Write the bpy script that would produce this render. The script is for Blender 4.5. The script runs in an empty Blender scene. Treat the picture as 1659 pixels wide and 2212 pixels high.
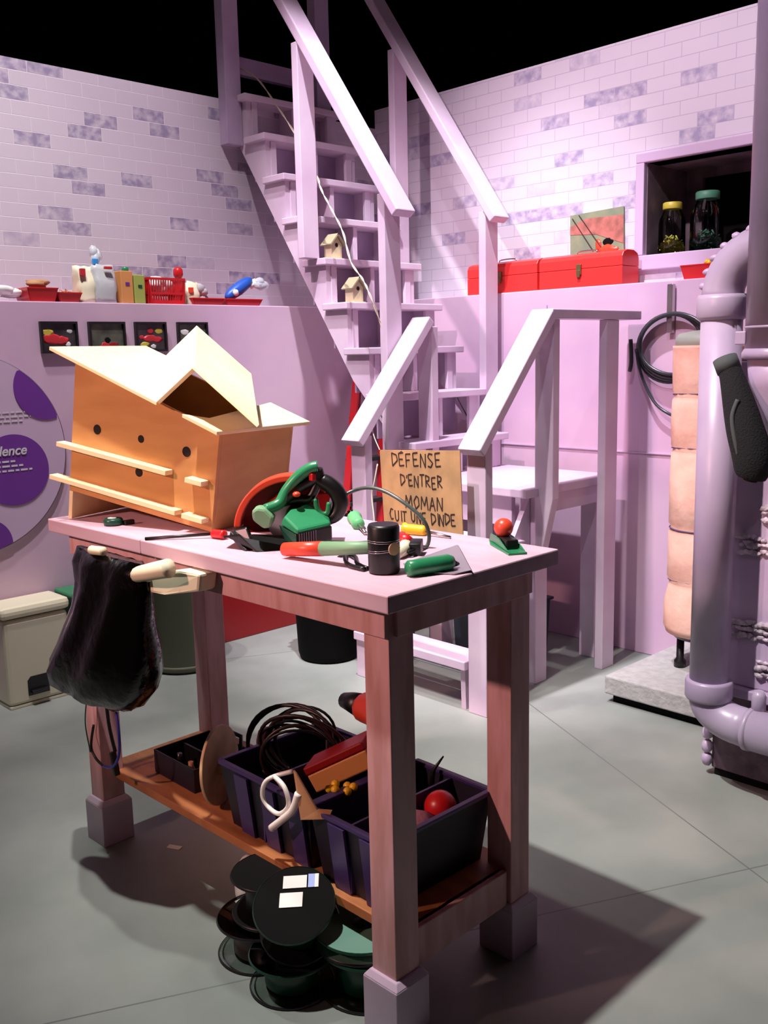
import bpy, bmesh, math, random
from mathutils import Vector, Matrix
random.seed(7)
S = bpy.context.scene
COL = S.collection
PI = math.pi

# ------------------------------------------------------------------ camera
CH = 1.3145
f_px, pitch, roll, yaw = 2071.3, 0.1662, -0.0226, 0.8046
fw = Vector((math.cos(yaw)*math.cos(pitch), math.sin(yaw)*math.cos(pitch), -math.sin(pitch)))
rt = Vector((math.sin(yaw), -math.cos(yaw), 0)); up = rt.cross(fw)
r2 = rt*math.cos(roll)+up*math.sin(roll); u2 = -rt*math.sin(roll)+up*math.cos(roll)
cd = bpy.data.cameras.new('camera'); cam = bpy.data.objects.new('camera', cd); COL.objects.link(cam)
cam.matrix_world = Matrix(((r2.x, u2.x, -fw.x, 0), (r2.y, u2.y, -fw.y, 0), (r2.z, u2.z, -fw.z, CH), (0, 0, 0, 1)))
cd.sensor_fit = 'VERTICAL'; cd.sensor_height = 36; cd.lens = f_px*36/2212; cd.clip_start = .05
S.camera = cam
# ------------------------------------------------------------------ look, world, lights
S.view_settings.view_transform = 'Standard'; S.view_settings.look = 'None'
S.view_settings.exposure = 0; S.view_settings.gamma = 1; S.view_settings.use_curve_mapping = False
w = bpy.data.worlds.new('world'); S.world = w; w.use_nodes = True
w.node_tree.nodes['Background'].inputs[0].default_value = (.75, .68, .85, 1)
w.node_tree.nodes['Background'].inputs[1].default_value = .0


def spot(name, loc, target, power, color, size=.06, angle=60, blend=.5):
    l = bpy.data.lights.new(name, 'SPOT'); l.energy = power; l.color = color
    l.shadow_soft_size = size; l.spot_size = math.radians(angle); l.spot_blend = blend
    o = bpy.data.objects.new(name, l); COL.objects.link(o); o.location = loc
    o.rotation_euler = (Vector(target)-Vector(loc)).to_track_quat('-Z', 'Y').to_euler()
    return o


def area(name, loc, target, power, color, size):
    l = bpy.data.lights.new(name, 'AREA'); l.energy = power; l.color = color; l.size = size
    o = bpy.data.objects.new(name, l); COL.objects.link(o); o.location = loc
    o.rotation_euler = (Vector(target)-Vector(loc)).to_track_quat('-Z', 'Y').to_euler()
    return o


spot('spot_stairs', (-.1, 2.25, 4.5), (3.45, 2.35, 1.25), 580, (1, .77, .89), .05, 46, .6)
spot('spot_rail', (1.75, 2.15, 5.1), (2.9, 2.7, 1.9), 1200, (.92, .90, 1), .05, 36, .7)
spot('spot_window_wall', (1.0, 1.0, 3.9), (3.75, 1.95, 1.9), 120, (.88, .87, 1), .05, 60, .8)
spot('spot_left_wall', (1.1, 2.2, 5.2), (1.75, 3.9, 1.9), 600, (.98, .88, .96), .05, 42, .8)
spot('spot_bench', (.62, 1.76, 3.7), (2.0, 1.6, .4), 680, (1, .96, .93), .04, 53, 1)
spot('spot_bench_warm', (-1.3, 2.3, 2.1), (1.3, 1.85, .95), 230, (1, .54, .46), .06, 38, .6)
spot('spot_rear', (1.0, 2.9, 4.6), (1.6, 3.1, 0), 300, (.98, 1, .94), .06, 60, .8)
spot('cabinet_fill', (.7, -.5, 3.7), (2.7, 1.08, .75), 55, (.95, .86, 1), .06, 24, .8)  # added light to brighten the cabinet and pipe; no lamp known there
area('house_fill', (1.2, 2.4, 4.9), (1.6, 2.4, 0), 10, (1, .74, .84), 1.4)

# ------------------------------------------------------------------ materials
def lin(c):
    return tuple(((x/255)/12.92 if x/255 <= .04045 else ((x/255+.055)/1.055)**2.4) for x in c)+(1,)


def mat(name, rgb, rough=.6, metal=0, noise=.0, nscale=8, rgb2=None, bump=0, bscale=60, stretch=None, spec=.5, trans=0, alpha=1, coat=0):
    m = bpy.data.materials.new(name); m.use_nodes = True; nt = m.node_tree; b = nt.nodes['Principled BSDF']
    b.inputs['Roughness'].default_value = rough; b.inputs['Metallic'].default_value = metal
    b.inputs['Specular IOR Level'].default_value = spec
    b.inputs['Transmission Weight'].default_value = trans; b.inputs['Coat Weight'].default_value = coat
    b.inputs['Base Color'].default_value = lin(rgb)
    tc = nt.nodes.new('ShaderNodeTexCoord'); mp = nt.nodes.new('ShaderNodeMapping')
    nt.links.new(tc.outputs['Object'], mp.inputs[0])
    if stretch: mp.inputs['Scale'].default_value = stretch
    if noise or rgb2:
        n = nt.nodes.new('ShaderNodeTexNoise'); n.inputs['Scale'].default_value = nscale; n.inputs['Detail'].default_value = 5
        nt.links.new(mp.outputs[0], n.inputs['Vector'])
        r = nt.nodes.new('ShaderNodeValToRGB'); nt.links.new(n.outputs[0], r.inputs[0])
        c2 = rgb2 or tuple(x*(1-noise) for x in rgb)
        r.color_ramp.elements[0].color = lin(c2); r.color_ramp.elements[0].position = .35
        r.color_ramp.elements[1].color = lin(rgb); r.color_ramp.elements[1].position = .62
        nt.links.new(r.outputs[0], b.inputs['Base Color'])
    if bump:
        n2 = nt.nodes.new('ShaderNodeTexNoise'); n2.inputs['Scale'].default_value = bscale; n2.inputs['Detail'].default_value = 4
        nt.links.new(mp.outputs[0], n2.inputs['Vector'])
        bp = nt.nodes.new('ShaderNodeBump'); bp.inputs['Strength'].default_value = bump; bp.inputs['Distance'].default_value = .01
        nt.links.new(n2.outputs[0], bp.inputs['Height']); nt.links.new(bp.outputs[0], b.inputs['Normal'])
    return m


def brick_mat(name, base, dark, mortar, axis, shift=0):
    m = bpy.data.materials.new(name); m.use_nodes = True; nt = m.node_tree; N = nt.nodes; L = nt.links
    b = N['Principled BSDF']; b.inputs['Roughness'].default_value = .6
    tc = N.new('ShaderNodeTexCoord'); sp = N.new('ShaderNodeSeparateXYZ'); cb = N.new('ShaderNodeCombineXYZ')
    L.new(tc.outputs['Object'], sp.inputs[0]); L.new(sp.outputs[axis], cb.inputs[0]); L.new(sp.outputs[2], cb.inputs[1])
    cb.inputs[2].default_value = 0
    ad = N.new('ShaderNodeVectorMath'); ad.operation = 'ADD'; ad.inputs[1].default_value = (shift, shift*.37, 0); L.new(cb.outputs[0], ad.inputs[0])
    br = N.new('ShaderNodeTexBrick'); L.new(ad.outputs[0], br.inputs['Vector'])
    br.inputs['Scale'].default_value = 1; br.inputs['Brick Width'].default_value = .155; br.inputs['Row Height'].default_value = .0565
    br.inputs['Mortar Size'].default_value = .0016; br.inputs['Mortar Smooth'].default_value = .4
    br.inputs['Color1'].default_value = (0, 0, 0, 1); br.inputs['Color2'].default_value = (1, 1, 1, 1); br.inputs['Bias'].default_value = 0
    # which bricks are stamped darker
    r = N.new('ShaderNodeValToRGB'); L.new(br.outputs['Color'], r.inputs[0])
    r.color_ramp.elements[0].position = .80; r.color_ramp.elements[0].color = (0, 0, 0, 1)
    r.color_ramp.elements[1].position = .86; r.color_ramp.elements[1].color = (1, 1, 1, 1)
    n = N.new('ShaderNodeTexNoise'); n.inputs['Scale'].default_value = 26; n.inputs['Detail'].default_value = 3; L.new(ad.outputs[0], n.inputs['Vector'])
    nr = N.new('ShaderNodeValToRGB'); L.new(n.outputs[0], nr.inputs[0]); nr.color_ramp.elements[0].position = .3; nr.color_ramp.elements[1].position = .62
    mu = N.new('ShaderNodeMath'); mu.operation = 'MULTIPLY'; L.new(r.outputs[0], mu.inputs[0]); L.new(nr.outputs[0], mu.inputs[1])
    n2 = N.new('ShaderNodeTexNoise'); n2.inputs['Scale'].default_value = 2.2; L.new(ad.outputs[0], n2.inputs['Vector'])
    mb = N.new('ShaderNodeMix'); mb.data_type = 'RGBA'; L.new(n2.outputs[0], mb.inputs[0])
    mb.inputs[6].default_value = lin(base); mb.inputs[7].default_value = lin(tuple(x*.93 for x in base))
    mx = N.new('ShaderNodeMix'); mx.data_type = 'RGBA'; L.new(mu.outputs[0], mx.inputs[0]); L.new(mb.outputs[2], mx.inputs[6]); mx.inputs[7].default_value = lin(dark)
    m2 = N.new('ShaderNodeMix'); m2.data_type = 'RGBA'; L.new(br.outputs['Fac'], m2.inputs[0]); L.new(mx.outputs[2], m2.inputs[6]); m2.inputs[7].default_value = lin(mortar)
    L.new(m2.outputs[2], b.inputs['Base Color'])
    bp = N.new('ShaderNodeBump'); bp.invert = True; bp.inputs['Strength'].default_value = .5; bp.inputs['Distance'].default_value = .003
    L.new(br.outputs['Fac'], bp.inputs['Height']); L.new(bp.outputs[0], b.inputs['Normal'])
    return m


M = dict(
 brickL=brick_mat('painted_brick_left', (212, 200, 212), (150, 138, 166), (226, 216, 226), 0, .11),  # paler mortar puts the grazing highlights on the joints into the colour
 brickR=brick_mat('painted_brick_right', (228, 216, 228), (166, 154, 184), (196, 182, 204), 1, .53),
 panel=mat('lavender_panel', (212, 182, 200), .5, rgb2=(196, 162, 190), nscale=1.6),
 ledge=mat('lavender_ledge', (205, 180, 208), .5),
 stair=mat('lilac_stair_paint', (214, 194, 210), .42, rgb2=(198, 172, 194), nscale=3),
 bench=mat('pink_bench_paint', (224, 176, 182), .5, rgb2=(200, 148, 146), nscale=5, stretch=(6, 6, 1)),
 benchtop=mat('pink_bench_top', (214, 180, 196), .45, rgb2=(204, 168, 184), nscale=6, stretch=(5, .6, 5)),
 shelfwood=mat('bare_wood_shelf', (176, 112, 66), .55, rgb2=(146, 88, 50), nscale=5, stretch=(6, 1, 1)),
 ply=mat('birch_plywood', (206, 150, 92), .5, rgb2=(190, 132, 76), nscale=4, stretch=(1, 1, 4)),
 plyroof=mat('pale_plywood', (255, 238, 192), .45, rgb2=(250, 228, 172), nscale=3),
 hole=mat('dark_hole', (28, 16, 12), .9),
 pipe=mat('grey_lilac_pipe', (176, 160, 182), .35, rgb2=(158, 140, 168), nscale=3),
 board=mat('lilac_board', (192, 170, 196), .45, rgb2=(172, 150, 180), nscale=4, bump=.15, bscale=14),
 crust=mat('mauve_crust', (206, 188, 200), .7, noise=.3, nscale=30, bump=.9, bscale=70),
 plinthdark=mat('dark_rough_plinth', (120, 96, 110), .8, rgb2=(84, 66, 78), nscale=14, bump=.8, bscale=30),
 concrete=mat('pale_concrete', (164, 162, 160), .85, rgb2=(152, 150, 148), nscale=30, bump=.4, bscale=60),
 black=mat('black_plastic', (16, 15, 17), .4), blackm=mat('matte_black', (12, 11, 12), .9, spec=.15),
 bag=mat('black_bin_bag', (5, 4, 4), .15, spec=.4, bump=.45, bscale=24), felt=mat('black_wool', (15, 15, 18), .95, bump=.4, bscale=200),
 greyfelt=mat('grey_wool', (70, 74, 74), .9),
 red=mat('red_plastic', (206, 28, 34), .35), redbox=mat('red_enamel_metal', (232, 52, 48), .35), redd=mat('dark_red_plastic', (150, 22, 28), .4),
 orange=mat('orange_red_plastic', (226, 72, 48), .35), green=mat('green_plastic', (42, 128, 84), .3), dgreen=mat('dark_green_plastic', (20, 70, 54), .35),
 pgreen=mat('pale_green_rubber', (120, 160, 122), .5), lgreen=mat('light_green_plastic', (104, 190, 124), .4), binGreen=mat('teal_green_bin', (40, 120, 92), .45),
 cream=mat('cream_plastic', (232, 226, 196), .35), bincream=mat('cream_bin', (206, 202, 176), .4), bingrey=mat('olive_grey_bin', (96, 98, 78), .6),
 yellow=mat('yellow_plastic', (242, 190, 40), .35), steel=mat('brushed_steel', (190, 186, 184), .3, metal=1), dsteel=mat('dark_steel', (70, 66, 70), .35, metal=.9),
 brass=mat('tarnished_brass', (140, 126, 84), .4, metal=.8), chrome=mat('chrome', (220, 220, 220), .12, metal=1),
 purple=mat('deep_purple_plastic', (62, 48, 104), .4), navy=mat('dark_navy_plastic', (22, 18, 38), .5),
 purp=mat('violet_print', (104, 44, 140), .5), print=mat('pale_lilac_print', (196, 170, 196), .5), printgrey=mat('pale_grey_print', (206, 200, 206), .5), dgrey=mat('grey_edge', (120, 110, 122), .6),
 card=mat('brown_cardboard', (190, 144, 98), .8, noise=.12, nscale=12), ink=mat('dark_marker_ink', (52, 32, 26), .7),
 white=mat('white_paper', (226, 226, 222), .6), whitep=mat('white_plastic', (232, 230, 224), .35), blue=mat('blue_print', (28, 84, 178), .4), sky=mat('sky_blue_print', (60, 150, 220), .4),
 peach=mat('peach_fabric', (238, 192, 172), .85, rgb2=(226, 172, 152), nscale=7, bump=.5, bscale=16), strap=mat('violet_grey_cord', (92, 72, 110), .7),
 greycap=mat('grey_green_cap', (150, 156, 146), .5), rope=mat('pale_twine', (214, 200, 176), .8), orangebox=mat('orange_card', (214, 146, 84), .6), limebox=mat('lime_card', (160, 172, 82), .6),
 greybag=mat('pale_grey_foil', (186, 188, 190), .4, bump=.3, bscale=20), brown=mat('brown_paper', (170, 124, 86), .7), wood=mat('worn_wood', (212, 178, 136), .6, noise=.2, nscale=10),
 hose=mat('dark_rubber_hose', (44, 48, 52), .3), cable=mat('brown_black_cable', (40, 24, 20), .4), cableb=mat('blue_cable', (40, 44, 150), .35), cordg=mat('grey_green_cord', (70, 82, 76), .25),
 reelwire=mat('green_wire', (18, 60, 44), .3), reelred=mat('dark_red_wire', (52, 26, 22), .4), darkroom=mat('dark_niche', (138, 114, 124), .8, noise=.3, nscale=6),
 photo_dark=mat('dark_photo', (70, 66, 66), .3, rgb2=(34, 30, 38), nscale=16), photo_green=mat('green_photo', (96, 100, 84), .3, rgb2=(60, 66, 56), nscale=16),
 picred=mat('red_print', (196, 44, 50), .4), picyel=mat('yellow_print', (206, 190, 70), .4), pastay=mat('yellow_green_pasta', (226, 220, 96), .5), pastag=mat('teal_green_pasta', (84, 146, 116), .5),
 ply2=mat('pale_balsa', (214, 200, 160), .6), roofgrey=mat('grey_balsa', (160, 152, 120), .6),
)


def glass_mat(name, rgb, rough=.03):
    m = bpy.data.materials.new(name); m.use_nodes = True; nt = m.node_tree; nt.nodes.clear()
    o = nt.nodes.new('ShaderNodeOutputMaterial'); t = nt.nodes.new('ShaderNodeBsdfTransparent'); g = nt.nodes.new('ShaderNodeBsdfGlossy')
    t.inputs[0].default_value = lin(rgb); g.inputs['Roughness'].default_value = rough
    fr = nt.nodes.new('ShaderNodeFresnel'); fr.inputs[0].default_value = 1.45
    mx = nt.nodes.new('ShaderNodeMixShader'); nt.links.new(fr.outputs[0], mx.inputs[0]); nt.links.new(t.outputs[0], mx.inputs[1]); nt.links.new(g.outputs[0], mx.inputs[2])
    nt.links.new(mx.outputs[0], o.inputs[0])
    return m


M['glass'] = glass_mat('clear_glass', (232, 236, 234)); M['cling'] = mat('clear_wrap', (226, 230, 236), .2); M['cling'].node_tree.nodes['Principled BSDF'].inputs['Alpha'].default_value = .55


def floor_mat():
    m = mat('concrete_floor', (146, 150, 144), .5, rgb2=(124, 130, 124), nscale=2.2, bump=.06, bscale=40)
    nt = m.node_tree; b = nt.nodes['Principled BSDF']; src = b.inputs['Base Color'].links[0].from_socket
    tc = nt.nodes.new('ShaderNodeTexCoord'); br = nt.nodes.new('ShaderNodeTexBrick')
    mp = nt.nodes.new('ShaderNodeMapping'); nt.links.new(tc.outputs['Object'], mp.inputs[0]); nt.links.new(mp.outputs[0], br.inputs['Vector'])
    mp.inputs['Location'].default_value = (-1.548, -1.86, 0); mp.inputs['Rotation'].default_value = (0, 0, math.radians(26.1))
    br.offset = 0; br.inputs['Scale'].default_value = 1; br.inputs['Brick Width'].default_value = 2.2; br.inputs['Row Height'].default_value = 2.2
    br.inputs['Mortar Size'].default_value = .0025; br.inputs['Mortar Smooth'].default_value = .3
    mx = nt.nodes.new('ShaderNodeMix'); mx.data_type = 'RGBA'; nt.links.new(br.outputs['Fac'], mx.inputs[0]); nt.links.new(src, mx.inputs[6]); mx.inputs[7].default_value = lin((100, 104, 102))
    nt.links.new(mx.outputs[2], b.inputs['Base Color'])
    return m


M['floor'] = floor_mat()

# ------------------------------------------------------------------ mesh helpers
def BM(): return bmesh.new()


def box(bm, x0, x1, y0, y1, z0, z1, T=None):
    vs = [bm.verts.new((x, y, z)) for x in (x0, x1) for y in (y0, y1) for z in (z0, z1)]
    if T is not None:
        for v in vs: v.co = T @ v.co
    for f in ((0, 1, 3, 2), (4, 6, 7, 5), (0, 4, 5, 1), (2, 3, 7, 6), (0, 2, 6, 4), (1, 5, 7, 3)): bm.faces.new([vs[i] for i in f])
    return bm


def frust(bm, a, b, T=None):
    """a, b = (x0,x1,y0,y1,z) bottom and top rectangles"""
    vs = [bm.verts.new(c) for r in (a, b) for c in ((r[0], r[2], r[4]), (r[1], r[2], r[4]), (r[1], r[3], r[4]), (r[0], r[3], r[4]))]
    if T is not None:
        for v in vs: v.co = T @ v.co
    for f in ((3, 2, 1, 0), (4, 5, 6, 7), (0, 1, 5, 4), (1, 2, 6, 5), (2, 3, 7, 6), (3, 0, 4, 7)): bm.faces.new([vs[i] for i in f])
    return bm


def beam(bm, p, q, w, h, side=None):
    p = Vector(p); q = Vector(q); d = (q-p).normalized()
    s = Vector(side).normalized() if side else (d.cross(Vector((0, 0, 1))).normalized() if abs(d.z) < .99 else Vector((1, 0, 0)))
    s = (s-d*s.dot(d)).normalized(); u = s.cross(d).normalized()
    vs = [bm.verts.new(c+s*(i*w/2)+u*(j*h/2)) for c in (p, q) for i, j in ((-1, -1), (1, -1), (1, 1), (-1, 1))]
    for f in ((3, 2, 1, 0), (4, 5, 6, 7), (0, 1, 5, 4), (1, 2, 6, 5), (2, 3, 7, 6), (3, 0, 4, 7)): bm.faces.new([vs[i] for i in f])
    return bm


def prism(bm, pts, off):
    """pts: 3D polygon, extruded by vector off"""
    off = Vector(off); a = [bm.verts.new(Vector(p)) for p in pts]; b = [bm.verts.new(Vector(p)+off) for p in pts]
    bm.faces.new(a); bm.faces.new(b[::-1]); n = len(a)
    for i in range(n): bm.faces.new((a[i], b[i], b[(i+1) % n], a[(i+1) % n]))
    bmesh.ops.recalc_face_normals(bm, faces=bm.faces)
    return bm


def smooth_pts(pts, k=6):
    pts = [Vector(p) for p in pts]; out = []
    for i in range(len(pts)-1):
        p0 = pts[max(i-1, 0)]; p1 = pts[i]; p2 = pts[i+1]; p3 = pts[min(i+2, len(pts)-1)]
        for j in range(k):
            t = j/k
            out.append(.5*((2*p1)+(p2-p0)*t+(2*p0-5*p1+4*p2-p3)*t*t+(-p0+3*p1-3*p2+p3)*t**3))
    out.append(pts[-1]); return out


def tube(bm, pts, r, seg=8, smooth=0, closed=False):
    pts = smooth_pts(pts, smooth) if smooth else [Vector(p) for p in pts]
    n = len(pts); rr = r if callable(r) else (lambda t: r)
    rings = []; prev = None
    for i, p in enumerate(pts):
        if closed: d = (pts[(i+1) % n]-pts[i-1])
        else: d = (pts[min(i+1, n-1)]-pts[max(i-1, 0)])
        d = d.normalized()
        s = prev if prev is not None else (Vector((0, 0, 1)) if abs(d.z) < .9 else Vector((1, 0, 0)))
        s = (s-d*s.dot(d)).normalized(); prev = s; u = d.cross(s)
        R = rr(i/(n-1))
        rings.append([bm.verts.new(p+(s*math.cos(2*PI*k/seg)+u*math.sin(2*PI*k/seg))*R) for k in range(seg)])
    for i in range(n-1 if not closed else n):
        a = rings[i]; b = rings[(i+1) % n]
        for k in range(seg): bm.faces.new((a[k], a[(k+1) % seg], b[(k+1) % seg], b[k]))
    if not closed: bm.faces.new(rings[0][::-1]); bm.faces.new(rings[-1])
    for f in bm.faces: f.smooth = True
    return bm


def lathe(bm, prof, c=(0, 0, 0), axis=(0, 0, 1), seg=32, caps=True, sm=True):
    """prof: list of (radius, height along axis)"""
    c = Vector(c); a = Vector(axis).normalized(); s = a.orthogonal().normalized(); u = a.cross(s); rings = []
    for r, h in prof:
        rings.append([bm.verts.new(c+a*h+(s*math.cos(2*PI*k/seg)+u*math.sin(2*PI*k/seg))*max(r, 1e-4)) for k in range(seg)])
    fs = []
    for i in range(len(rings)-1):
        for k in range(seg): fs.append(bm.faces.new((rings[i][k], rings[i][(k+1) % seg], rings[i+1][(k+1) % seg], rings[i+1][k])))
    if caps: bm.faces.new(rings[0][::-1]); bm.faces.new(rings[-1])
    for f in fs: f.smooth = sm
    return bm


def blob(bm, c, r, sub=2, jit=.0, scale=(1, 1, 1)):
    g = bmesh.ops.create_icosphere(bm, subdivisions=sub, radius=1)
    for v in g['verts']:
        k = 1+random.uniform(-jit, jit); v.co = Vector((v.co.x*r*scale[0]*k, v.co.y*r*scale[1]*k, v.co.z*r*scale[2]*k))+Vector(c)
    for f in bm.faces: f.smooth = True
    return bm


def xform(bm, T):
    for v in bm.verts: v.co = T @ v.co
    return bm


def obj(name, bm, m, parent=None, bev=0, label=None, origin=None, smooth_angle=True):
    """world-space mesh -> one object; top-level ones get their origin at the base"""
    bmesh.ops.recalc_face_normals(bm, faces=bm.faces)
    if origin is None:
        if parent is not None: origin = parent['_w']
        else:
            xs = [v.co for v in bm.verts]
            origin = ((min(v.x for v in xs)+max(v.x for v in xs))/2, (min(v.y for v in xs)+max(v.y for v in xs))/2, min(v.z for v in xs))
    o0 = Vector(origin)
    for v in bm.verts: v.co -= o0
    me = bpy.data.meshes.new(name); bm.to_mesh(me); bm.free()
    o = bpy.data.objects.new(name, me); COL.objects.link(o)
    o.data.materials.append(M[m] if isinstance(m, str) else m)
    if parent is not None:
        o.parent = parent; o.location = o0-Vector(parent['_w'])
    else: o.location = o0
    o['_w'] = tuple(o0)
    if bev:
        md = o.modifiers.new('bevel', 'BEVEL'); md.width = bev; md.segments = 2; md.limit_method = 'ANGLE'; md.angle_limit = .6
    if label: o['label'] = label
    return o


def tag(o, label, cat, group=None, kind=None):
    o['label'] = label; o['category'] = cat
    if group: o['group'] = group
    if kind: o['kind'] = kind
    return o


def thing(name, label, cat, loc, group=None):
    o = bpy.data.objects.new(name, None); COL.objects.link(o); o.location = loc; o['_w'] = tuple(loc)
    o.empty_display_size = .05
    return tag(o, label, cat, group)


def struct(name, bm, m, bev=0, origin=(0, 0, 0)):
    o = obj(name, bm, m, None, bev, origin=origin); o['kind'] = 'structure'; return o


V = Vector
# ------------------------------------------------------------------ the room
struct('floor', box(BM(), -4, 6, -2, 5, -.05, 0), 'floor')
struct('wall_left', box(BM(), -2.5, 4.0, 3.90, 4.0, 1.54, 2.49), 'brickL')
bm = BM()   # right brick wall with the window opening
for y0, y1, z0, z1 in ((-1.2, 1.3, 1.57, 2.583), (2.25, 3.9, 1.57, 2.583), (1.3, 2.25, 1.57, 1.69), (1.3, 2.25, 2.07, 2.583)):
    box(bm, 3.75, 3.85, y0, y1, z0, z1)
struct('wall_right', bm, 'brickR')
struct('wall_left_lower', box(BM(), -2.5, 3.75, 3.66, 4.0, 0, 1.535), 'panel', .004)
struct('wall_right_lower', box(BM(), 3.56, 3.85, -1.2, 3.66, 0, 1.568), 'panel', .004)
bm = BM(); box(bm, 3.553, 3.562, -1.2, 3.66, .868, .872)
for y in (2.62, 1.4): box(bm, 3.555, 3.562, y, y+.004, 0, 1.5)
struct('trim_1', bm, 'board')
# window niche: frame, dark box and a darker inner window
bm = BM()
for y0, y1, z0, z1 in ((2.25, 2.29, 1.692, 2.07), (1.26, 1.3, 1.692, 2.07), (1.26, 2.29, 1.63, 1.692), (1.26, 2.29, 2.07, 2.11)):
    box(bm, 3.725, 3.755, y0, y1, z0, z1)
struct('window_1', bm, 'ledge', .004)
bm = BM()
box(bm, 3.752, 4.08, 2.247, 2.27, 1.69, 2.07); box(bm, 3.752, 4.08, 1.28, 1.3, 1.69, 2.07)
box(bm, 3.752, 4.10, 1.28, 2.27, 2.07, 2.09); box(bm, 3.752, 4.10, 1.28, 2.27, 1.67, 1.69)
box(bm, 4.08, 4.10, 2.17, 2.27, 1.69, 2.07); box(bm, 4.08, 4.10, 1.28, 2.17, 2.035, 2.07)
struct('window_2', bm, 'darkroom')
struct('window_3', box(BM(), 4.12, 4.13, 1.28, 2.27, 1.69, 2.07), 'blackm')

# ------------------------------------------------------------------ main staircase along the right wall
st = thing('staircase', 'tall lilac wooden staircase with boxed risers climbing above the brick wall', 'staircase', (3.1, 3.3, .789))
XL, XR = 2.81, 3.42
zk = lambda k: .94+.1955*k
yk = lambda k: 2.735+.132*k
for x0, x1 in ((2.835, 2.862), (3.362, 3.388)):
    pts = [(2.745, .79)]
    for k in range(9):
        pts += [(yk(k)+.016, (zk(k-1) if k else .79)), (yk(k)+.016, zk(k)-.028)]
    pts += [(yk(8)+.20, zk(8)-.028), (yk(8)+.20, 2.45)]
    pts += [(3.12, 1.19), (2.86, .925), (2.80, .79)]
    obj('stringer', prism(BM(), [(x0, y, z) for y, z in pts], (x1-x0, 0, 0)), 'stair', st)
for k in range(9):
    obj('tread', box(BM(), XL, XR, yk(k)-.008, yk(k)+(.152 if k < 8 else .25), zk(k)-.03, zk(k)), 'stair', st, .004)
for k in range(9):
    zb = (zk(k-1) if k else .79); zt = zk(k)-.03
    if k == 2: zb += 0
    for xa, xb, yd in ((2.862, 2.895, .03), (3.325, 3.362, .03), (3.10+.02*(k % 2), 3.125+.02*(k % 2), .13)): obj('riser_upright', box(BM(), xa, xb, yk(k)+.012, yk(k)+yd, zb, zt), 'stair', st, .002)
    obj('riser_back', box(BM(), 2.862, 3.362, yk(k)+.131, yk(k)+.141, zb+.001, zt-.001), 'board', st)
# handrails (two) with square posts
def rail(p, q, wdt, th, mname, parent, side, label=None):
    return obj('handrail', beam(BM(), p, q, wdt, th, side), mname, parent, .005, label)
zl = lambda y: 1.865+(y-2.744)*1.393
zr = lambda y: 1.90+(y-2.815)*1.44
rail((2.785, 2.744, zl(2.744)-.02), (2.785, 3.86, zl(3.86)-.02), .105, .04, 'stair', st, (1, 0, 0))
rail((3.465, 2.815, zr(2.815)-.02), (3.465, 3.86, zr(3.86)-.02), .105, .04, 'stair', st, (1, 0, 0))
for x0, x1, y0, z0, zf in ((2.757, 2.845, 2.825, .86, zl), (2.735, 2.823, 3.305, 1.72, zl), (3.42, 3.508, 2.86, .79, zr), (3.42, 3.508, 3.42, 1.62, zr)):
    obj('post', box(BM(), x0, x1, y0, y0+.04, z0, zf(y0)-.045), 'stair', st, .003)
for x0, x1, z0 in ((2.745, 2.833, 2.28), (3.30, 3.39, 2.47)):
    obj('post', box(BM(), x0, x1, 3.84, 3.90, z0, 3.5), 'board', st, .003)
obj('post', box(BM(), 2.838, 2.868, 3.90, 3.96, 2.49, 3.4), 'board', st, .003)
obj('crossbar', box(BM(), 2.83, 3.38, 3.94, 3.98, 2.63, 2.71), 'board', st, .003)

# ------------------------------------------------------------------ entry steps with platform
pf = thing('entry_steps', 'short lilac flight with platform and sloping handrails below the tall staircase', 'steps', (2.95, 2.5, 0))
obj('platform', box(BM(), 2.85, 3.44, 2.19, 2.79, .755, .789), 'stair', pf, .004)
obj('apron', box(BM(), 2.90, 2.925, 2.3, 2.74, .63, .754), 'stair', pf, .003)
obj('apron', box(BM(), 2.97, 3.40, 2.205, 2.23, .68, .754), 'stair', pf, .003)
for x, y in ((2.935, 2.21), (3.365, 2.225), (2.935, 2.71), (3.365, 2.71)):
    obj('leg', box(BM(), x, x+.075, y, y+.075, 0, .754), 'stair', pf, .003)
for k, (x, z) in enumerate(((2.515, .195), (2.625, .393), (2.735, .591))):
    obj('tread', box(BM(), x, x+.14, 2.212, 2.81, z-.035, z), 'stair', pf, .004)
for y0 in (2.235, 2.765):
    obj('stringer', prism(BM(), [(2.55, y0, 0), (2.545, y0, .15), (2.93, y0, .75), (2.93, y0, .52), (2.66, y0, 0)], (0, .022, 0)), 'stair', pf)
rl = [((2.50, 0, .96), (2.905, 0, 1.433))]
for yc in (2.16, 2.77):
    obj('handrail', beam(BM(), (2.50, yc, .962), (2.915, yc, 1.438), .10, .038, (0, 1, 0)), 'stair', pf, .005)
obj('handrail', box(BM(), 2.90, 3.50, 2.11, 2.21, 1.417, 1.453), 'stair', pf, .004)
for y0, y1 in ((2.125, 2.21), (2.735, 2.815)):
    obj('post', prism(BM(), [(2.535, y0, 0), (2.535, y1, 0), (2.575, y1, 0), (2.575, y0, 0)], (0, 0, .99)), 'stair', pf, .003)
obj('post', prism(BM(), [(2.925, 2.125, 1.416), (2.925, 2.209, 1.416), (2.925, 2.209, .47), (2.925, 2.19, .47), (2.925, 2.125, .75)], (.04, 0, 0)), 'stair', pf, .003)
obj('post', prism(BM(), [(2.925, 2.736, 1.41), (2.925, 2.816, 1.41), (2.925, 2.816, .8), (2.925, 2.736, .8)], (.04, 0, 0)), 'stair', pf, .003)
obj('post', box(BM(), 3.26, 3.345, 2.115, 2.152, 0, 1.416), 'stair', pf, .003)

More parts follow.
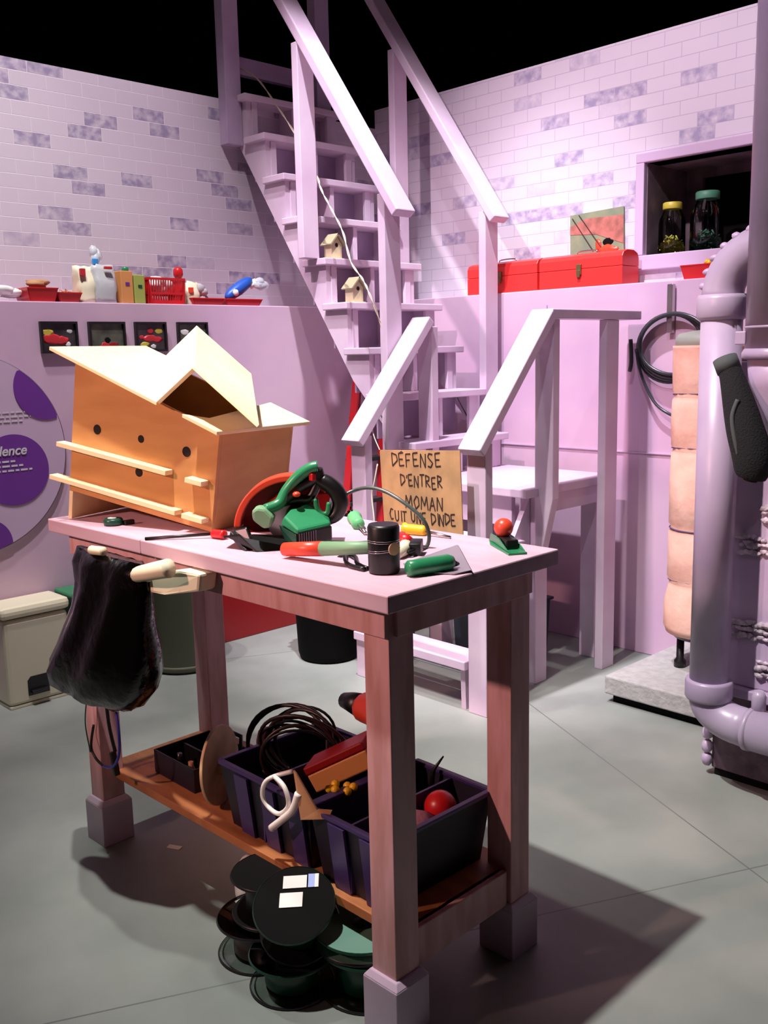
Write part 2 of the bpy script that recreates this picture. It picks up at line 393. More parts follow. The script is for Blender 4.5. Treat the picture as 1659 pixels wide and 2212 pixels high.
# ------------------------------------------------------------------ workbench
ty = .0185; ca, sa = math.cos(ty), math.sin(ty); X0, Y0, L, Wd, HT = 1.1098, 1.1486, 1.2571, .5079, .9
TB = Matrix(((ca, -sa, 0, X0), (sa, ca, 0, Y0), (0, 0, 1, 0), (0, 0, 0, 1)))
wb = thing('workbench', 'pink painted wooden workbench with boot blocks and a low wood shelf', 'workbench', (X0+Wd/2, Y0+L/2, 0))
bm = BM()
box(bm, 0, Wd, 0, .80, HT-.034, HT, TB); box(bm, 0, Wd, .802, L, HT-.034, HT, TB)
obj('tabletop', bm, 'benchtop', wb, .003)
a = .041
for u0, v0 in ((a, a), (Wd-a-.068, a), (a, L-a-.068), (Wd-a-.068, L-a-.068)):
    obj('leg', box(BM(), u0+.003, u0+.068, v0+.003, v0+.068, .10, HT-.034, TB), 'bench', wb, .002)
    ins = .0
    uu = u0-.012 if u0 < .2 else u0-.012; vv = v0-.012
    bm = BM(); box(bm, uu+.0, uu+.092, vv+.0, vv+.092, 0, .112, TB); frust(bm, (uu, uu+.092, vv, vv+.092, .112), (uu+.01, uu+.082, vv+.01, vv+.082, .125), TB)
    obj('foot_block', bm, 'stair', wb, .002)
obj('apron', box(BM(), a-.006, a+.016, a+.004, L-a, .806, HT-.034, TB), 'bench', wb, .002)
obj('apron', box(BM(), Wd-a-.016, Wd-a+.006, a, L-a, .806, HT-.034, TB), 'bench', wb, .002)
obj('apron', box(BM(), a+.016, Wd-a-.016, a-.006, a+.016, .806, HT-.034, TB), 'bench', wb, .002)
obj('apron', box(BM(), a, Wd-a, L-a-.018, L-a, .806, HT-.034, TB), 'bench', wb, .002)
obj('shelf', box(BM(), a+.045, Wd-a-.02, a+.02, L-a, .178, .2, TB), 'shelfwood', wb, .002, 'bare brown wooden shelf')
obj('shelf_rail', box(BM(), a+.07, Wd-a-.07, a+.01, a+.032, .12, .2, TB), 'bench', wb, .002)

# ------------------------------------------------------------------ plywood bird house
A = V((1.254, 1.894, .9)); d = V((-.28539, .95841, 0)); n = V((.95841, .28539, 0)); zz = V((0, 0, 1))
t = math.radians(9.5); e1 = d*math.cos(t)+zz*math.sin(t); e2 = -d*math.sin(t)+zz*math.cos(t)
P = lambda a_, b_, o=0: A+e1*a_+e2*b_+n*o
bh = thing('birdhouse', 'large plywood birdhouse with folded gable roof leaning on the workbench', 'birdhouse', tuple(A))
TH = .010; DP = .29; LW = .470
def plate(name, pts, off, m, label=None, bev=.001):
    return obj(name, prism(BM(), pts, off), m, bh, bev, label)
top = lambda a_: .245+.213*a_
fp_ = plate('front_panel', [P(0, 0), P(LW, 0), P(LW, top(LW)-.006), P(.16, top(.16)-.006), P(.0, top(0)-.004)], n*TH, 'ply')
plate('side_panel', [P(0, .001, TH), P(0, .001, DP), P(0, top(0)-.004, DP), P(0, top(0)-.004, TH)], e1*TH, 'ply')
plate('side_panel', [P(LW-.012, -.074, TH), P(LW-.012, -.074, DP), P(LW-.012, top(LW)-.008, DP), P(LW-.012, top(LW)-.008, TH)], e1*TH, 'plyroof')
plate('back_panel', [P(0, 0, DP), P(LW-.0, -.074, DP), P(LW-.0, top(LW)-.008, DP), P(0, top(0)-.004, DP)], n*TH, 'ply')
plate('floor_panel', [P(TH, .001, TH), P(LW-.02, .001, TH), P(LW-.02, .001, DP), P(TH, .001, DP)], e2*.008, 'ply')
obj('leg_strip', prism(BM(), [P(LW-.012, -.001, 0), P(LW-.012, -.074, 0), P(LW, -.076, 0), P(LW, -.001, 0)], n*.0095), 'plyroof', bh)
for a_, b_, r in ((.383, .176, .0125), (.237, .180, .0095), (.093, .177, .0125), (.237, .097, .0115)):
    obj('entrance_hole', lathe(BM(), [(r, -.0012), (r, .002)], P(a_, b_, 0), n, 20), 'hole', fp_, 0, 'round dark entrance hole')
for a0, a1, b0 in ((.13, .495, .121), (.02, .07, .118), (.093, .515, .031), (.01, .072, .030)):
    plate('perch_ledge', [P(a0, b0-.007, -.028), P(a1, b0-.007, -.028), P(a1, b0+.005, -.028), P(a0, b0+.005, -.028)], n*.0275, 'plyroof')
def on_roof(a_, o, lift=0): return P(a_, top(a_)+lift, o)
plate('roof_board', [on_roof(.517, -.042), on_roof(.517, .30), on_roof(.43, .30), on_roof(.158, -.042)], e2*.009, 'plyroof')
plate('roof_board', [on_roof(.085, -.035), on_roof(-.02, -.035), on_roof(-.03, .33), on_roof(.10, .33), on_roof(.05, .02)], e2*.009, 'plyroof')
Vf = on_roof(.158, -.042, .009); Vb = on_roof(.43, .28, .009); rv = Vb-Vf
Pf = A+d*(-.01)+zz*.391+n*(-.04); Rf = A+d*(-.184)+zz*.262+n*(-.04)
def sheet(p, q, s, th, name):
    nn = (q-p).cross(s-p).normalized()
    if nn.z > 0: nn = -nn
    plate(name, [p, q, q+(s-p), s], nn*th, 'plyroof')
sheet(Vf, Pf, Vb, .009, 'gable_roof')
sheet(Pf, Rf, Pf+rv, .009, 'gable_roof')

# ------------------------------------------------------------------ circular saw
U = V((math.sin(yaw), -math.cos(yaw), 0)); F = V((math.cos(yaw), math.sin(yaw), 0))
SC = V((1.285, 1.625, .9))
def Q(px, py, dpt=0):   # local frame of the saw: metres right, up, away
    return SC+U*((px-630)/1010)*1.0+zz*((1172-py)/1010)+F*dpt
sw = thing('circular_saw', 'green and red circular saw lying beside the birdhouse on the workbench', 'circular saw', tuple(SC))
def arc(cx_, cy_, r, a0, a1, nseg, dpt=0, ry=None):
    return [Q(cx_+r*math.cos(math.radians(a0+(a1-a0)*i/nseg)), cy_-(ry or r)*math.sin(math.radians(a0+(a1-a0)*i/nseg)), dpt) for i in range(nseg+1)]
bm = BM(); o_ = arc(628, 1138, 128, 176, 48, 22, .0, 122); i_ = arc(628, 1138, 113, 176, 48, 22, .0, 107)
prism(bm, o_+i_[::-1], F*.055); obj('upper_guard', bm, 'orange', sw, .003)
bm = BM(); prism(bm, arc(628, 1138, 113, 178, 40, 20, .045, 107)+[Q(690, 1150, .045), Q(520, 1150, .045)], F*.008); obj('guard_plate', bm, 'redd', sw)
bm = BM(); prism(bm, [Q(570, 1078, .02), Q(600, 1058, .02), Q(640, 1052, .02), Q(640, 1085, .02), Q(590, 1092, .02)], F*.02); obj('guard_boss', bm, 'orange', sw, .004)
bm = BM(); lathe(bm, [(.05, 0), (.05, .003)], Q(620, 1122, .035), F, 40); obj('blade', bm, 'steel', sw)
bm = BM(); prism(bm, [Q(480, 1150, -.02), Q(520, 1140, -.05), Q(560, 1178, -.07), Q(690, 1182, -.05), Q(700, 1172, .08), Q(500, 1166, .08)], zz*.006)
beam(bm, Q(500, 1142, 0), Q(540, 1174, -.05), .02, .012); obj('base_shoe', bm, 'black', sw, .001)
bm = BM(); prism(bm, [Q(500, 1135, 0), Q(530, 1128, -.01), Q(545, 1165, -.03), Q(520, 1172, -.02)], F*.03); obj('depth_bracket', bm, 'dsteel', sw, .003)
# motor housing toward the viewer
CAMP = V((0, 0, CH))
def Q2(px, py, dpt):
    q = Q(px, py)-CAMP; return CAMP+q*(1+dpt/q.dot(F))
def hull(pts):
    bm = BM()
    for p in pts: bm.verts.new(p)
    r_ = bmesh.ops.convex_hull(bm, input=bm.verts); bmesh.ops.delete(bm, geom=[g for g in r_['geom_interior'] if isinstance(g, bmesh.types.BMVert)], context='VERTS')
    bmesh.ops.dissolve_limit(bm, angle_limit=.05, verts=bm.verts, edges=bm.edges); return bm
obj('motor_cover', hull([Q2(641, 1139, -.10), Q2(715, 1123, -.06), Q2(641, 1150, -.10), Q2(715, 1135, -.06), Q2(612, 1108, -.06), Q2(604, 1124, -.055), Q2(628, 1090, -.03), Q2(668, 1084, -.01), Q2(712, 1108, -.01), Q2(712, 1135, -.01), Q2(620, 1140, -.03)]), 'green', sw, .005)
obj('gear_housing', hull([Q2(618, 1092, -.02), Q2(630, 1076, .0), Q2(668, 1073, .0), Q2(690, 1092, .0), Q2(700, 1112, .02), Q2(612, 1112, -.03), Q2(612, 1150, .02), Q2(700, 1160, .02), Q2(640, 1110, -.05)]), 'green', sw, .005)
obj('lower_housing', hull([Q2(600, 1126, -.05), Q2(638, 1148, -.095), Q2(638, 1176, -.095), Q2(612, 1160, -.05), Q2(600, 1126, 0), Q2(612, 1160, 0), Q2(690, 1160, 0)]), 'dgreen', sw, .003)
obj('vent_cap', hull([Q2(640, 1146, -.102), Q2(717, 1130, -.062), Q2(717, 1163, -.062), Q2(640, 1181, -.102), Q2(655, 1146, -.04), Q2(714, 1130, -.01), Q2(714, 1160, -.01), Q2(655, 1172, -.04)]), 'black', sw, .003)
bm = BM()
for i in range(8): beam(bm, Q2(645+i*5.2, 1148-i*1.1, -.1035+i*.0028), Q2(645+i*5.2, 1176-i*1.1, -.1035+i*.0028), .0014, .0016, U)
obj('vent_slots', bm, 'dgrey', sw)
# front knob, top handle, rear handle
bm = BM(); prism(bm, [Q(551, 1082, -.07), Q(562, 1075, -.07), Q(580, 1078, -.07), Q(598, 1098, -.07), Q(592, 1118, -.07), Q(576, 1123, -.07), Q(552, 1103, -.07)], F*.045); obj('front_knob', bm, 'pgreen', sw, .007)
bm = BM(); tube(bm, [Q(578, 1084, -.045), Q(606, 1074, -.03), Q(622, 1048, -.02), Q(648, 1018, -.02), Q(675, 1000, -.02), Q(692, 996, -.02)], .0125, 10, 5); obj('top_handle', bm, 'green', sw)
bm = BM(); tube(bm, [Q(690, 1002, -.015), Q(694, 1024, -.01), Q(716, 1038, -.01), Q(733, 1058, -.01), Q(738, 1082, -.01), Q(728, 1104, -.01), Q(708, 1116, -.01)], lambda s: .0125+.006*math.sin(s*PI), 10, 5)
tube(bm, [Q(612, 1070, -.02), Q(640, 1045, -.015), Q(668, 1030, -.01), Q(692, 1018, -.01)], .014, 10, 4); tube(bm, [Q(612, 1075, -.01), Q(640, 1068, -.01), Q(670, 1066, -.01), Q(684, 1046, -.01), Q(690, 1030, -.01)], .010, 8, 4)
rh_ = obj('rear_handle', bm, 'black', sw)
bm = BM(); tube(bm, [Q(684, 1066, -.02), Q(690, 1094, -.02), Q(708, 1100, -.02), Q(714, 1075, -.02)], .006, 8, 4); obj('grip_insert', bm, 'green', sw)
bm = BM(); box(bm, -.006, .006, -.006, .006, -.008, .008); xform(bm, Matrix.Translation(Q(680, 1018, -.025))); obj('trigger', bm, 'red', rh_, .002)
bm = BM(); blob(bm, Q(645, 1054, -.034), .009, 2, 0, (1, 1, .7)); obj('lock_button', bm, 'orange', sw)
cp = [Q(738, 1068, 0), Q(765, 1056, .01), Q(800, 1048, .0), Q(838, 1055, -.02), Q(880, 1078, -.05), Q(915, 1108, -.07), Q(928, 1142, -.07), Q(922, 1168, -.07), V((1.405, 1.362, .915))]
bm = BM(); tube(bm, cp, .0042, 10, 6); obj('power_cord', bm, 'cordg', sw)
bm = BM(); beam(bm, (1.405, 1.362, .917), (1.372, 1.338, .913), .026, .024, (0, 0, 1)); tube(bm, [(1.372, 1.338, .913), (1.352, 1.338, .911)], .004, 8); obj('plug', bm, 'black', sw, .004)

# ------------------------------------------------------------------ mallet
ml = thing('mallet', 'black rubber mallet standing on its head with red and green handle', 'mallet', (1.225, 1.28, .9))
c = V((1.232, 1.283, .9))
bm = BM(); lathe(bm, [(.027, 0), (.030, .004), (.0305, .05), (.0305, .088), (.028, .0935)], c, (0, 0, 1), 36); mh_ = obj('head', bm, 'black', ml)
for z_, tl in ((.061, 0), (.044, .12)):
    for k in (0, .0035):
        bm = BM(); ax = V((U.x*tl*-.9, U.y*tl*-.9, 1)); lathe(bm, [(.0307, -.0007), (.0314, 0), (.0307, .0007)], c+zz*(z_+k), ax, 36, False); obj('wire_band', bm, 'chrome', mh_)
he = V((1.192, 1.535, .917)); hc = c+zz*.048
bm = BM(); tube(bm, [hc+(he-hc).normalized()*.02, hc.lerp(he, .6)], lambda s: .012+.003*s, 14); obj('handle', bm, 'pgreen', ml)
bm = BM(); tube(bm, [hc.lerp(he, .6), he], lambda s: .0155-.001*s, 14); obj('grip', bm, 'orange', ml, 0, 'orange-red grip end')
bm = BM(); lathe(bm, [(.0125, .0), (.0125, .0035)], c+zz*.050+(U*.62-F*.78).normalized()*.0288, (U*.62-F*.78), 24); obj('handle_end', bm, 'wood', ml)

# ------------------------------------------------------------------ other hand tools
tr = thing('trowel', 'notched steel trowel with glossy green handle at bench edge', 'trowel', (1.28, 1.2, .9))
h0 = V((1.232, 1.222, .9155)); h1 = V((1.325, 1.192, .9185))
bm = BM(); tube(bm, [h0, h0.lerp(h1, .04), h0.lerp(h1, .2), h0.lerp(h1, .9), h1], lambda s: .0155 if .03 < s < .97 else .011, 16); obj('handle', bm, 'green', tr)
bm = BM(); prism(bm, [(1.30, 1.30, .9015), (1.50, 1.335, .903), (1.335, 1.155, .9035), (1.30, 1.165, .9015), (1.27, 1.225, .9015)], (0, 0, .0018)); obj('blade', bm, mat('dull_steel', (168, 156, 166), .35, metal=.4), tr)
bm = BM(); prism(bm, [(1.50, 1.335, .903), (1.335, 1.155, .9035), (1.335, 1.150, .894), (1.345, 1.152, .890)], (.0012, -.0012, 0)); obj('bent_edge', bm, 'dsteel', tr)
bm = BM(); tube(bm, [h1, h1+V((.012, -.002, -.006)), V((1.33, 1.205, .905))], .004, 8); obj('tang', bm, 'dsteel', tr)

bp_ = thing('block_plane', 'small green block plane with round orange knob near bench corner', 'plane', (1.53, 1.26, .9))
c0 = V((1.60, 1.325, .9)); c1 = V((1.515, 1.185, .9)); dd = (c1-c0); sd = V((-dd.y, dd.x, 0)).normalized()*.020
bm = BM(); prism(bm, [c0+sd*.3, c0-sd*.3, c0.lerp(c1, .3)-sd, c1-sd, c1+sd, c0.lerp(c1, .3)+sd], zz*.005)
obj('sole', bm, 'green', bp_, .001)
bm = BM()
for s_ in (-1, 1): prism(bm, [c0.lerp(c1, .12)+sd*.6*s_+zz*.005, c0.lerp(c1, .30)+sd*s_*.95+zz*.026, c0.lerp(c1, .60)+sd*s_*.95+zz*.024, c0.lerp(c1, .96)+sd*s_*.95+zz*.006], -sd*s_*.14)
obj('side_wall', bm, 'green', bp_, .001)
bm = BM(); prism(bm, [c0.lerp(c1, .42)+sd*.7+zz*.005, c0.lerp(c1, .42)-sd*.7+zz*.005, c0.lerp(c1, .8)-sd*.7+zz*.005, c0.lerp(c1, .8)+sd*.7+zz*.005], zz*.02); obj('wedge', bm, 'black', bp_, .003)
bm = BM(); blob(bm, c0.lerp(c1, .48)+zz*.042, .0205, 3); obj('knob', bm, 'orange', bp_, 0, 'round orange-red knob')

def screwdriver(label, hp, he_, tip, hm, r, group=None, name='screwdriver', cat='screwdriver', ball=False, sm='steel', sr=.28):
    hp, he_, tip = V(hp), V(he_), V(tip)
    s = thing(name, label, cat, (hp.x, hp.y, .9), group)
    bm = BM(); dl = he_-hp
    tube(bm, [hp, hp+dl*.05, hp+dl*.16, hp+dl*.3, hp+dl*.8, hp+dl*.92, he_], lambda q: {0: .6}.get(round(q, 1), 1)*r if q < .05 else (r*1.25 if (q < .25 and ball) else (r if q < .85 else r*.72)), 12)
    obj('handle', bm, hm, s)
    bm = BM(); tube(bm, [he_, tip], r*sr, 8); obj('shaft', bm, sm, s)
    return s
screwdriver('yellow-handled screwdriver behind the black mallet', (1.532, 1.53, .911), (1.548, 1.472, .910), (1.555, 1.405, .903), 'yellow', .0130, ball=True)
screwdriver('light green screwdriver with round handle end behind the mallet', (1.552, 1.718, .914), (1.50, 1.645, .912), (1.46, 1.58, .906), 'lgreen', .015, ball=True)
screwdriver('long steel file with short red handle in front of the birdhouse', (1.222, 1.792, .912), (1.216, 1.832, .910), (1.098, 1.93, .904), 'red', .0105, sm='dsteel', sr=.36, name='file', cat='file')
s_ = thing('wooden_handled_chisel', 'red and pale wood handled chisel partly behind the black mallet', 'chisel', (1.40, 1.40, .9))
bm = BM(); tube(bm, [(1.445, 1.45, .914), (1.425, 1.41, .913)], .0135, 12); obj('ferrule', bm, 'red', s_, 0, 'red plastic ferrule')
bm = BM(); tube(bm, [(1.38, 1.372, .914), (1.36, 1.358, .914), (1.325, 1.345, .913)], lambda q: .016-.003*q, 12); obj('handle', bm, 'cream', s_)
bm = BM(); tube(bm, [(1.425, 1.41, .913), (1.38, 1.372, .914)], .004, 8); obj('tang', bm, 'dsteel', s_)
w_ = thing('pliers', 'dark steel pliers lying under the mallet handle', 'pliers', (1.24, 1.41, .9))
for q in ((0, .010), (.016, -.004)):
    bm = BM(); tube(bm, [(1.285, 1.45, .906), (1.25+q[0], 1.405+q[1], .907), (1.215+q[0], 1.36+q[1]*.6, .906), (1.21+q[0]*.5, 1.315, .905)], .0045, 8, 4); obj('handle', bm, 'dsteel', w_)
bm = BM(); blob(bm, (1.275, 1.452, .909), .012, 2, 0, (1.1, 1.1, .6)); obj('jaw', bm, 'dsteel', w_)
tp = thing('tape_measure', 'small dark green tape measure at the birdhouse foot', 'tape measure', (1.165, 2.165, .9))
bm = BM(); lathe(bm, [(.020, 0), (.024, .004), (.024, .014), (.020, .018)], (1.152, 2.175, .9), (0, 0, 1), 24); obj('case', bm, 'dgreen', tp)
bm = BM(); box(bm, 1.168, 1.195, 2.145, 2.158, .9, .912); obj('tab', bm, 'black', tp, .002)
bm = BM(); lathe(bm, [(.011, 0), (.011, .0008)], (1.150, 2.176, .918), (0, 0, 1), 20); obj('sticker', bm, 'white', tp)
# ------------------------------------------------------------------ cardboard notice
STK = {'D': [[(0, 0), (.05, 1)], [(0, 0), (.5, .15), (.6, .55), (.05, 1)]], 'E': [[(.5, 0), (0, .05), (.05, 1), (.55, .95)], [(0, .5), (.42, .5)]],
 'F': [[(.5, 0), (0, .02), (.03, 1)], [(0, .48), (.4, .45)]], 'N': [[(0, 1), (.05, 0), (.5, 1), (.55, 0)]], 'S': [[(.5, .08), (.15, 0), (.02, .25), (.5, .7), (.3, 1), (0, .92)]],
 'T': [[(.28, 0), (.25, 1)], [(0, .02), (.6, 0)]], 'R': [[(0, 0), (.03, 1)], [(0, 0), (.45, .15), (.4, .45), (.03, .5), (.55, 1)]], 'M': [[(0, 1), (.08, 0), (.35, .7), (.6, 0), (.7, 1)]],
 'O': [[(.3, 0), (.02, .4), (.2, 1), (.55, .7), (.5, .15), (.3, 0)]], 'A': [[(0, 1), (.3, 0), (.55, 1)], [(.12, .62), (.46, .6)]], 'C': [[(.5, .1), (.2, 0), (0, .5), (.2, .98), (.5, .9)]],
 'U': [[(0, 0), (.05, .8), (.25, 1), (.48, .8), (.5, 0)]], 'I': [[(.15, 0), (.18, 1)]], "'": [[(.12, -.08), (.08, .18)]], ' ': []}
c_tl = V((2.46, 2.572, .952)); c_tr = V((2.44, 2.158, .975)); c_bl = V((2.46, 2.556, .665)); c_br = V((2.44, 2.147, .683))
sn = (c_tr-c_tl).cross(c_bl-c_tl).normalized()
if sn.x > 0: sn = -sn
sg = thing('cardboard_notice', 'brown cardboard notice with handwritten warning hanging across the entry steps', 'sign', tuple(c_bl.lerp(c_br, .5)))
bd_ = obj('board', prism(BM(), [c_tl, c_tr, c_br, c_bl], -sn*.004), 'card', sg)
def SP(u, v): return c_tl.lerp(c_tr, u).lerp(c_bl.lerp(c_br, u), v)+sn*.0012
lines = [('DEFENSE', .16, .80, .04, .235), ("D'ENTRER", .26, .80, .31, .48), ('MOMAN', .31, .80, .56, .75), ('CUIT UNE DINDE', .09, .94, .765, .93)]
for txt, u0, u1, v0, v1 in lines:
    wd = [(.30 if ch in "'I" else (.85 if ch == 'M' else (.45 if ch == ' ' else .74))) for ch in txt]; tot = sum(wd); x = 0
    bm = BM(); wob = random.Random(len(txt))
    for ch, ww in zip(txt, wd):
        dz = wob.uniform(-.015, .015)
        for s in STK[ch]:
            pts = [SP(u0+(x+px_*(.98 if ch != "'" else 1))/tot*(u1-u0), v0+dz+py_*(v1-v0)*.86) for px_, py_ in s]
            for i in range(len(pts)-1): beam(bm, pts[i], pts[i+1], .0050, .0006, (pts[i+1]-pts[i]).cross(sn))
        x += ww
        if ch == ' ': obj('written_word', bm, 'ink', bd_); bm = BM()
    if txt == 'DEFENSE':
        beam(bm, SP(u0+.105, v0-.005), SP(u0+.135, v0-.03), .003, .0006, (pts[1]-pts[0]).cross(sn))
    obj('written_word', bm, 'ink', bd_)
tw = thing('twine', 'pale twine looping down the tall staircase to the cardboard notice', 'twine', (2.8, 3.3, .8))
tp1 = [(2.87, 3.925, 2.66), (2.90, 3.80, 2.58), (2.915, 3.68, 2.44), (2.87, 3.50, 2.28), (2.86, 3.36, 2.10), (2.80, 3.25, 2.0), (2.80, 3.193, 1.919), (2.80, 3.123, 1.817), (2.745, 3.016, 1.682), (2.735, 2.934, 1.602), (2.72, 2.875, 1.53), (2.76, 2.86, 1.42), (2.80, 2.85, 1.30)]
def twist(pts, r, amp, turns, ph):
    sp = smooth_pts(pts, 8); out = []
    for i, p in enumerate(sp):
        a_ = turns*2*PI*i/len(sp)+ph; out.append(p+V((math.cos(a_)*amp, math.sin(a_)*amp*.5, math.sin(a_)*amp)))
    return out
for ph in (0, PI):
    bm = BM(); tube(bm, twist(tp1, .0, .004, 11, ph), .0022, 6); obj('strand', bm, 'rope', tw)
bm = BM(); tube(bm, [(2.80, 2.85, 1.30), (2.76, 2.86, 1.15), (2.68, 2.84, 1.045), (2.57, 2.72, .995), (2.458, 2.57, .953)], .0018, 6, 5); obj('strand', bm, 'rope', tw)
bm = BM(); tube(bm, [(2.45, 2.575, .90), (2.44, 2.585, .83), (2.44, 2.60, .78), (2.43, 2.58, .70), (2.42, 2.57, .64)], .0026, 6, 5); obj('strand', bm, 'rope', tw)

# ------------------------------------------------------------------ small things on the stairs
def mini_house(x, y, z, label):
    h = thing('miniature_birdhouse', label, 'birdhouse', (x, y, z), 'miniature birdhouses on the stair treads')
    bm = BM(); prism(bm, [(x-.03, y, z+.003), (x+.03, y, z+.003), (x+.03, y, z+.065), (x, y, z+.10), (x-.03, y, z+.065)], (0, .05, 0)); obj('body', bm, 'ply2', h)
    bm = BM(); beam(bm, (x+.002, y+.022, z+.108), (x-.046, y+.022, z+.058), .006, .07, V((1, 0, 1))); obj('roof_side', bm, 'roofgrey', h)
    bm = BM(); beam(bm, (x-.002, y+.022, z+.108), (x+.046, y+.022, z+.058), .006, .07, V((-1, 0, 1))); obj('roof_side', bm, 'roofgrey', h)
    bm = BM(); lathe(bm, [(.009, -.001), (.009, .001)], (x, y, z+.06), (0, 1, 0), 14); obj('entrance_hole', bm, 'hole', h)
    bm = BM(); box(bm, x-.036, x+.036, y-.01, y+.055, z, z+.004); obj('base', bm, 'ply2', h)
mini_house(2.905, yk(4)+.02, zk(4), 'small pale wooden birdhouse on the higher stair tread')
mini_house(2.905, yk(3)+.02, zk(3), 'small pale wooden birdhouse on the lower stair tread')
b_ = thing('red_tool_holder', 'small red holder with black frame standing inside a stair riser box', 'holder', (3.05, yk(4)+.02, zk(3)))
yy = yk(4)+.03
bm = BM(); box(bm, 2.99, 3.06, yy, yy+.02, zk(3), zk(3)+.07); obj('body', bm, 'redd', b_)
bm = BM(); beam(bm, (2.98, yy-.004, zk(3)), (2.98, yy-.004, zk(3)+.08), .008, .01); beam(bm, (2.98, yy-.004, zk(3)+.08), (3.07, yy-.004, zk(3)+.09), .008, .01); obj('frame', bm, 'blackm', b_)
bm = BM()
for i in range(3): beam(bm, (2.997+i*.022, yy-.004, zk(3)+.006), (3.008+i*.022, yy-.004, zk(3)+.062), .007, .006)
obj('red_bar', bm, 'red', b_)

# ------------------------------------------------------------------ right ledge: toolboxes, picture, tray, window jars
def toolbox(y0, y1, label, yl):
    b = thing('toolbox', label, 'toolbox', (3.64, (y0+y1)/2, 1.568), 'red metal toolboxes on the right ledge')
    tb_ = obj('body', box(BM(), 3.572, 3.70, y0, y1, 1.568, 1.645), 'redbox', b, .003)
    pr = [(3.572, 1.646), (3.572, 1.685), (3.582, 1.702), (3.61, 1.712), (3.66, 1.712), (3.69, 1.700), (3.70, 1.68), (3.70, 1.646)]
    obj('lid', prism(BM(), [(x, y0, z) for x, z in pr], (0, y1-y0, 0)), 'redbox', b, .002)
    bm = BM(); box(bm, 3.563, 3.572, yl-.012, yl+.012, 1.62, 1.665); box(bm, 3.56, 3.566, yl-.008, yl+.008, 1.61, 1.64); obj('latch', bm, 'brass', tb_, .002, 'tarnished metal latch')
    bm = BM(); tube(bm, [(3.63, yl-.05, 1.712), (3.63, yl-.045, 1.722), (3.63, yl, 1.725), (3.63, yl+.045, 1.722), (3.63, yl+.05, 1.712)], .003, 8, 4); obj('handle', bm, 'chrome', b)
toolbox(2.25, 2.676, 'red metal toolbox nearest the window, under the leaning picture', 2.462)
toolbox(2.688, 3.10, 'red metal toolbox partly hidden behind the staircase posts', 2.90)
pc = thing('leaning_picture', 'red tractor picture leaning on the brick wall behind a toolbox', 'picture', (3.725, 2.48, 1.568))
Tl = Matrix.Translation((3.738, 2.48, 1.568)) @ Matrix.Rotation(math.radians(1.5), 4, 'Y') @ Matrix.Rotation(math.radians(-2), 4, 'X')
bm = box(BM(), -.008, 0, -.138, .138, .002, .335, Tl); obj('panel', bm, mat('faded_field_print', (150, 156, 120), .5, rgb2=(120, 136, 112), nscale=9), pc)
bm = BM(); prism(bm, [Tl @ V(p) for p in ((-.0095, .138, .25), (-.0095, .0, .235), (-.0095, -.138, .18), (-.0095, -.138, .30), (-.0095, .05, .31), (-.0095, .138, .285))], (.001, 0, 0)); obj('print_field', bm, mat('dusty_red_print', (196, 120, 108), .5, rgb2=(150, 96, 84), nscale=22), pc)
bm = BM()
for a1, b1, a2, b2 in ((.09, .33, -.03, .17), (.125, .32, .015, .165)): beam(bm, Tl @ V((-.0105, a1, b1)), Tl @ V((-.0105, a2, b2)), .004, .001, Tl.to_3x3() @ V((0, 1, 1)))
obj('print_line', bm, 'ink', pc)
bm = BM(); blob(bm, Tl @ V((-.008, -.06, .195)), .02, 2, .1, (.12, 1.4, .9)); obj('print_engine', bm, 'blackm', pc)
bm = BM(); blob(bm, Tl @ V((-.009, -.012, .185)), .018, 2, .25, (.1, 1, 1.4)); blob(bm, Tl @ V((-.009, -.06, .16)), .028, 2, .25, (.08, 2.2, .8)); obj('print_tractor', bm, 'orange', pc)

def tray(x0, x1, y0, y1, z0, z1, label, name='plastic_tray', group=None):
    b = thing(name, label, 'tray', ((x0+x1)/2, (y0+y1)/2, z0), group)
    bm = BM(); q = .012
    frust(bm, (x0+q, x1-q, y0+q, y1-q, z0), (x0+q, x1-q, y0+q, y1-q, z0+.004))
    for a_, b__ in (((x0+q, y0+q, x1-q, y0+q), (x0, y0, x1, y0)), ((x1-q, y0+q, x1-q, y1-q), (x1, y0, x1, y1)), ((x1-q, y1-q, x0+q, y1-q), (x1, y1, x0, y1)), ((x0+q, y1-q, x0+q, y0+q), (x0, y1, x0, y0))):
        p0 = V((a_[0], a_[1], z0)); p1 = V((a_[2], a_[3], z0)); p2 = V((b__[2], b__[3], z1)); p3 = V((b__[0], b__[1], z1))
        nn = (p1-p0).cross(p3-p0).normalized()*.003; prism(bm, [p0, p1, p2, p3], nn)
    obj('body', bm, 'red', b)
    bm = BM()
    for p, q_ in (((x0, y0), (x1, y0)), ((x1, y0), (x1, y1)), ((x1, y1), (x0, y1)), ((x0, y1), (x0, y0))): beam(bm, (*p, z1), (*q_, z1), .009, .004)
    obj('rim', bm, 'red', b)
    return b
tray(3.585, 3.70, 1.80, 1.99, 1.568, 1.622, 'small red tray on the ledge below the window')
bm = BM()
for i in range(6): blob(bm, (3.63+random.uniform(-.02, .02), 1.915+random.uniform(-.02, .02), 1.60+random.uniform(0, .035)), .013, 1, .3)
tag(obj('crumpled_wrapper', bm, 'yellow'), 'crumpled yellow and white wrapper in the red tray below the window', 'wrapper')

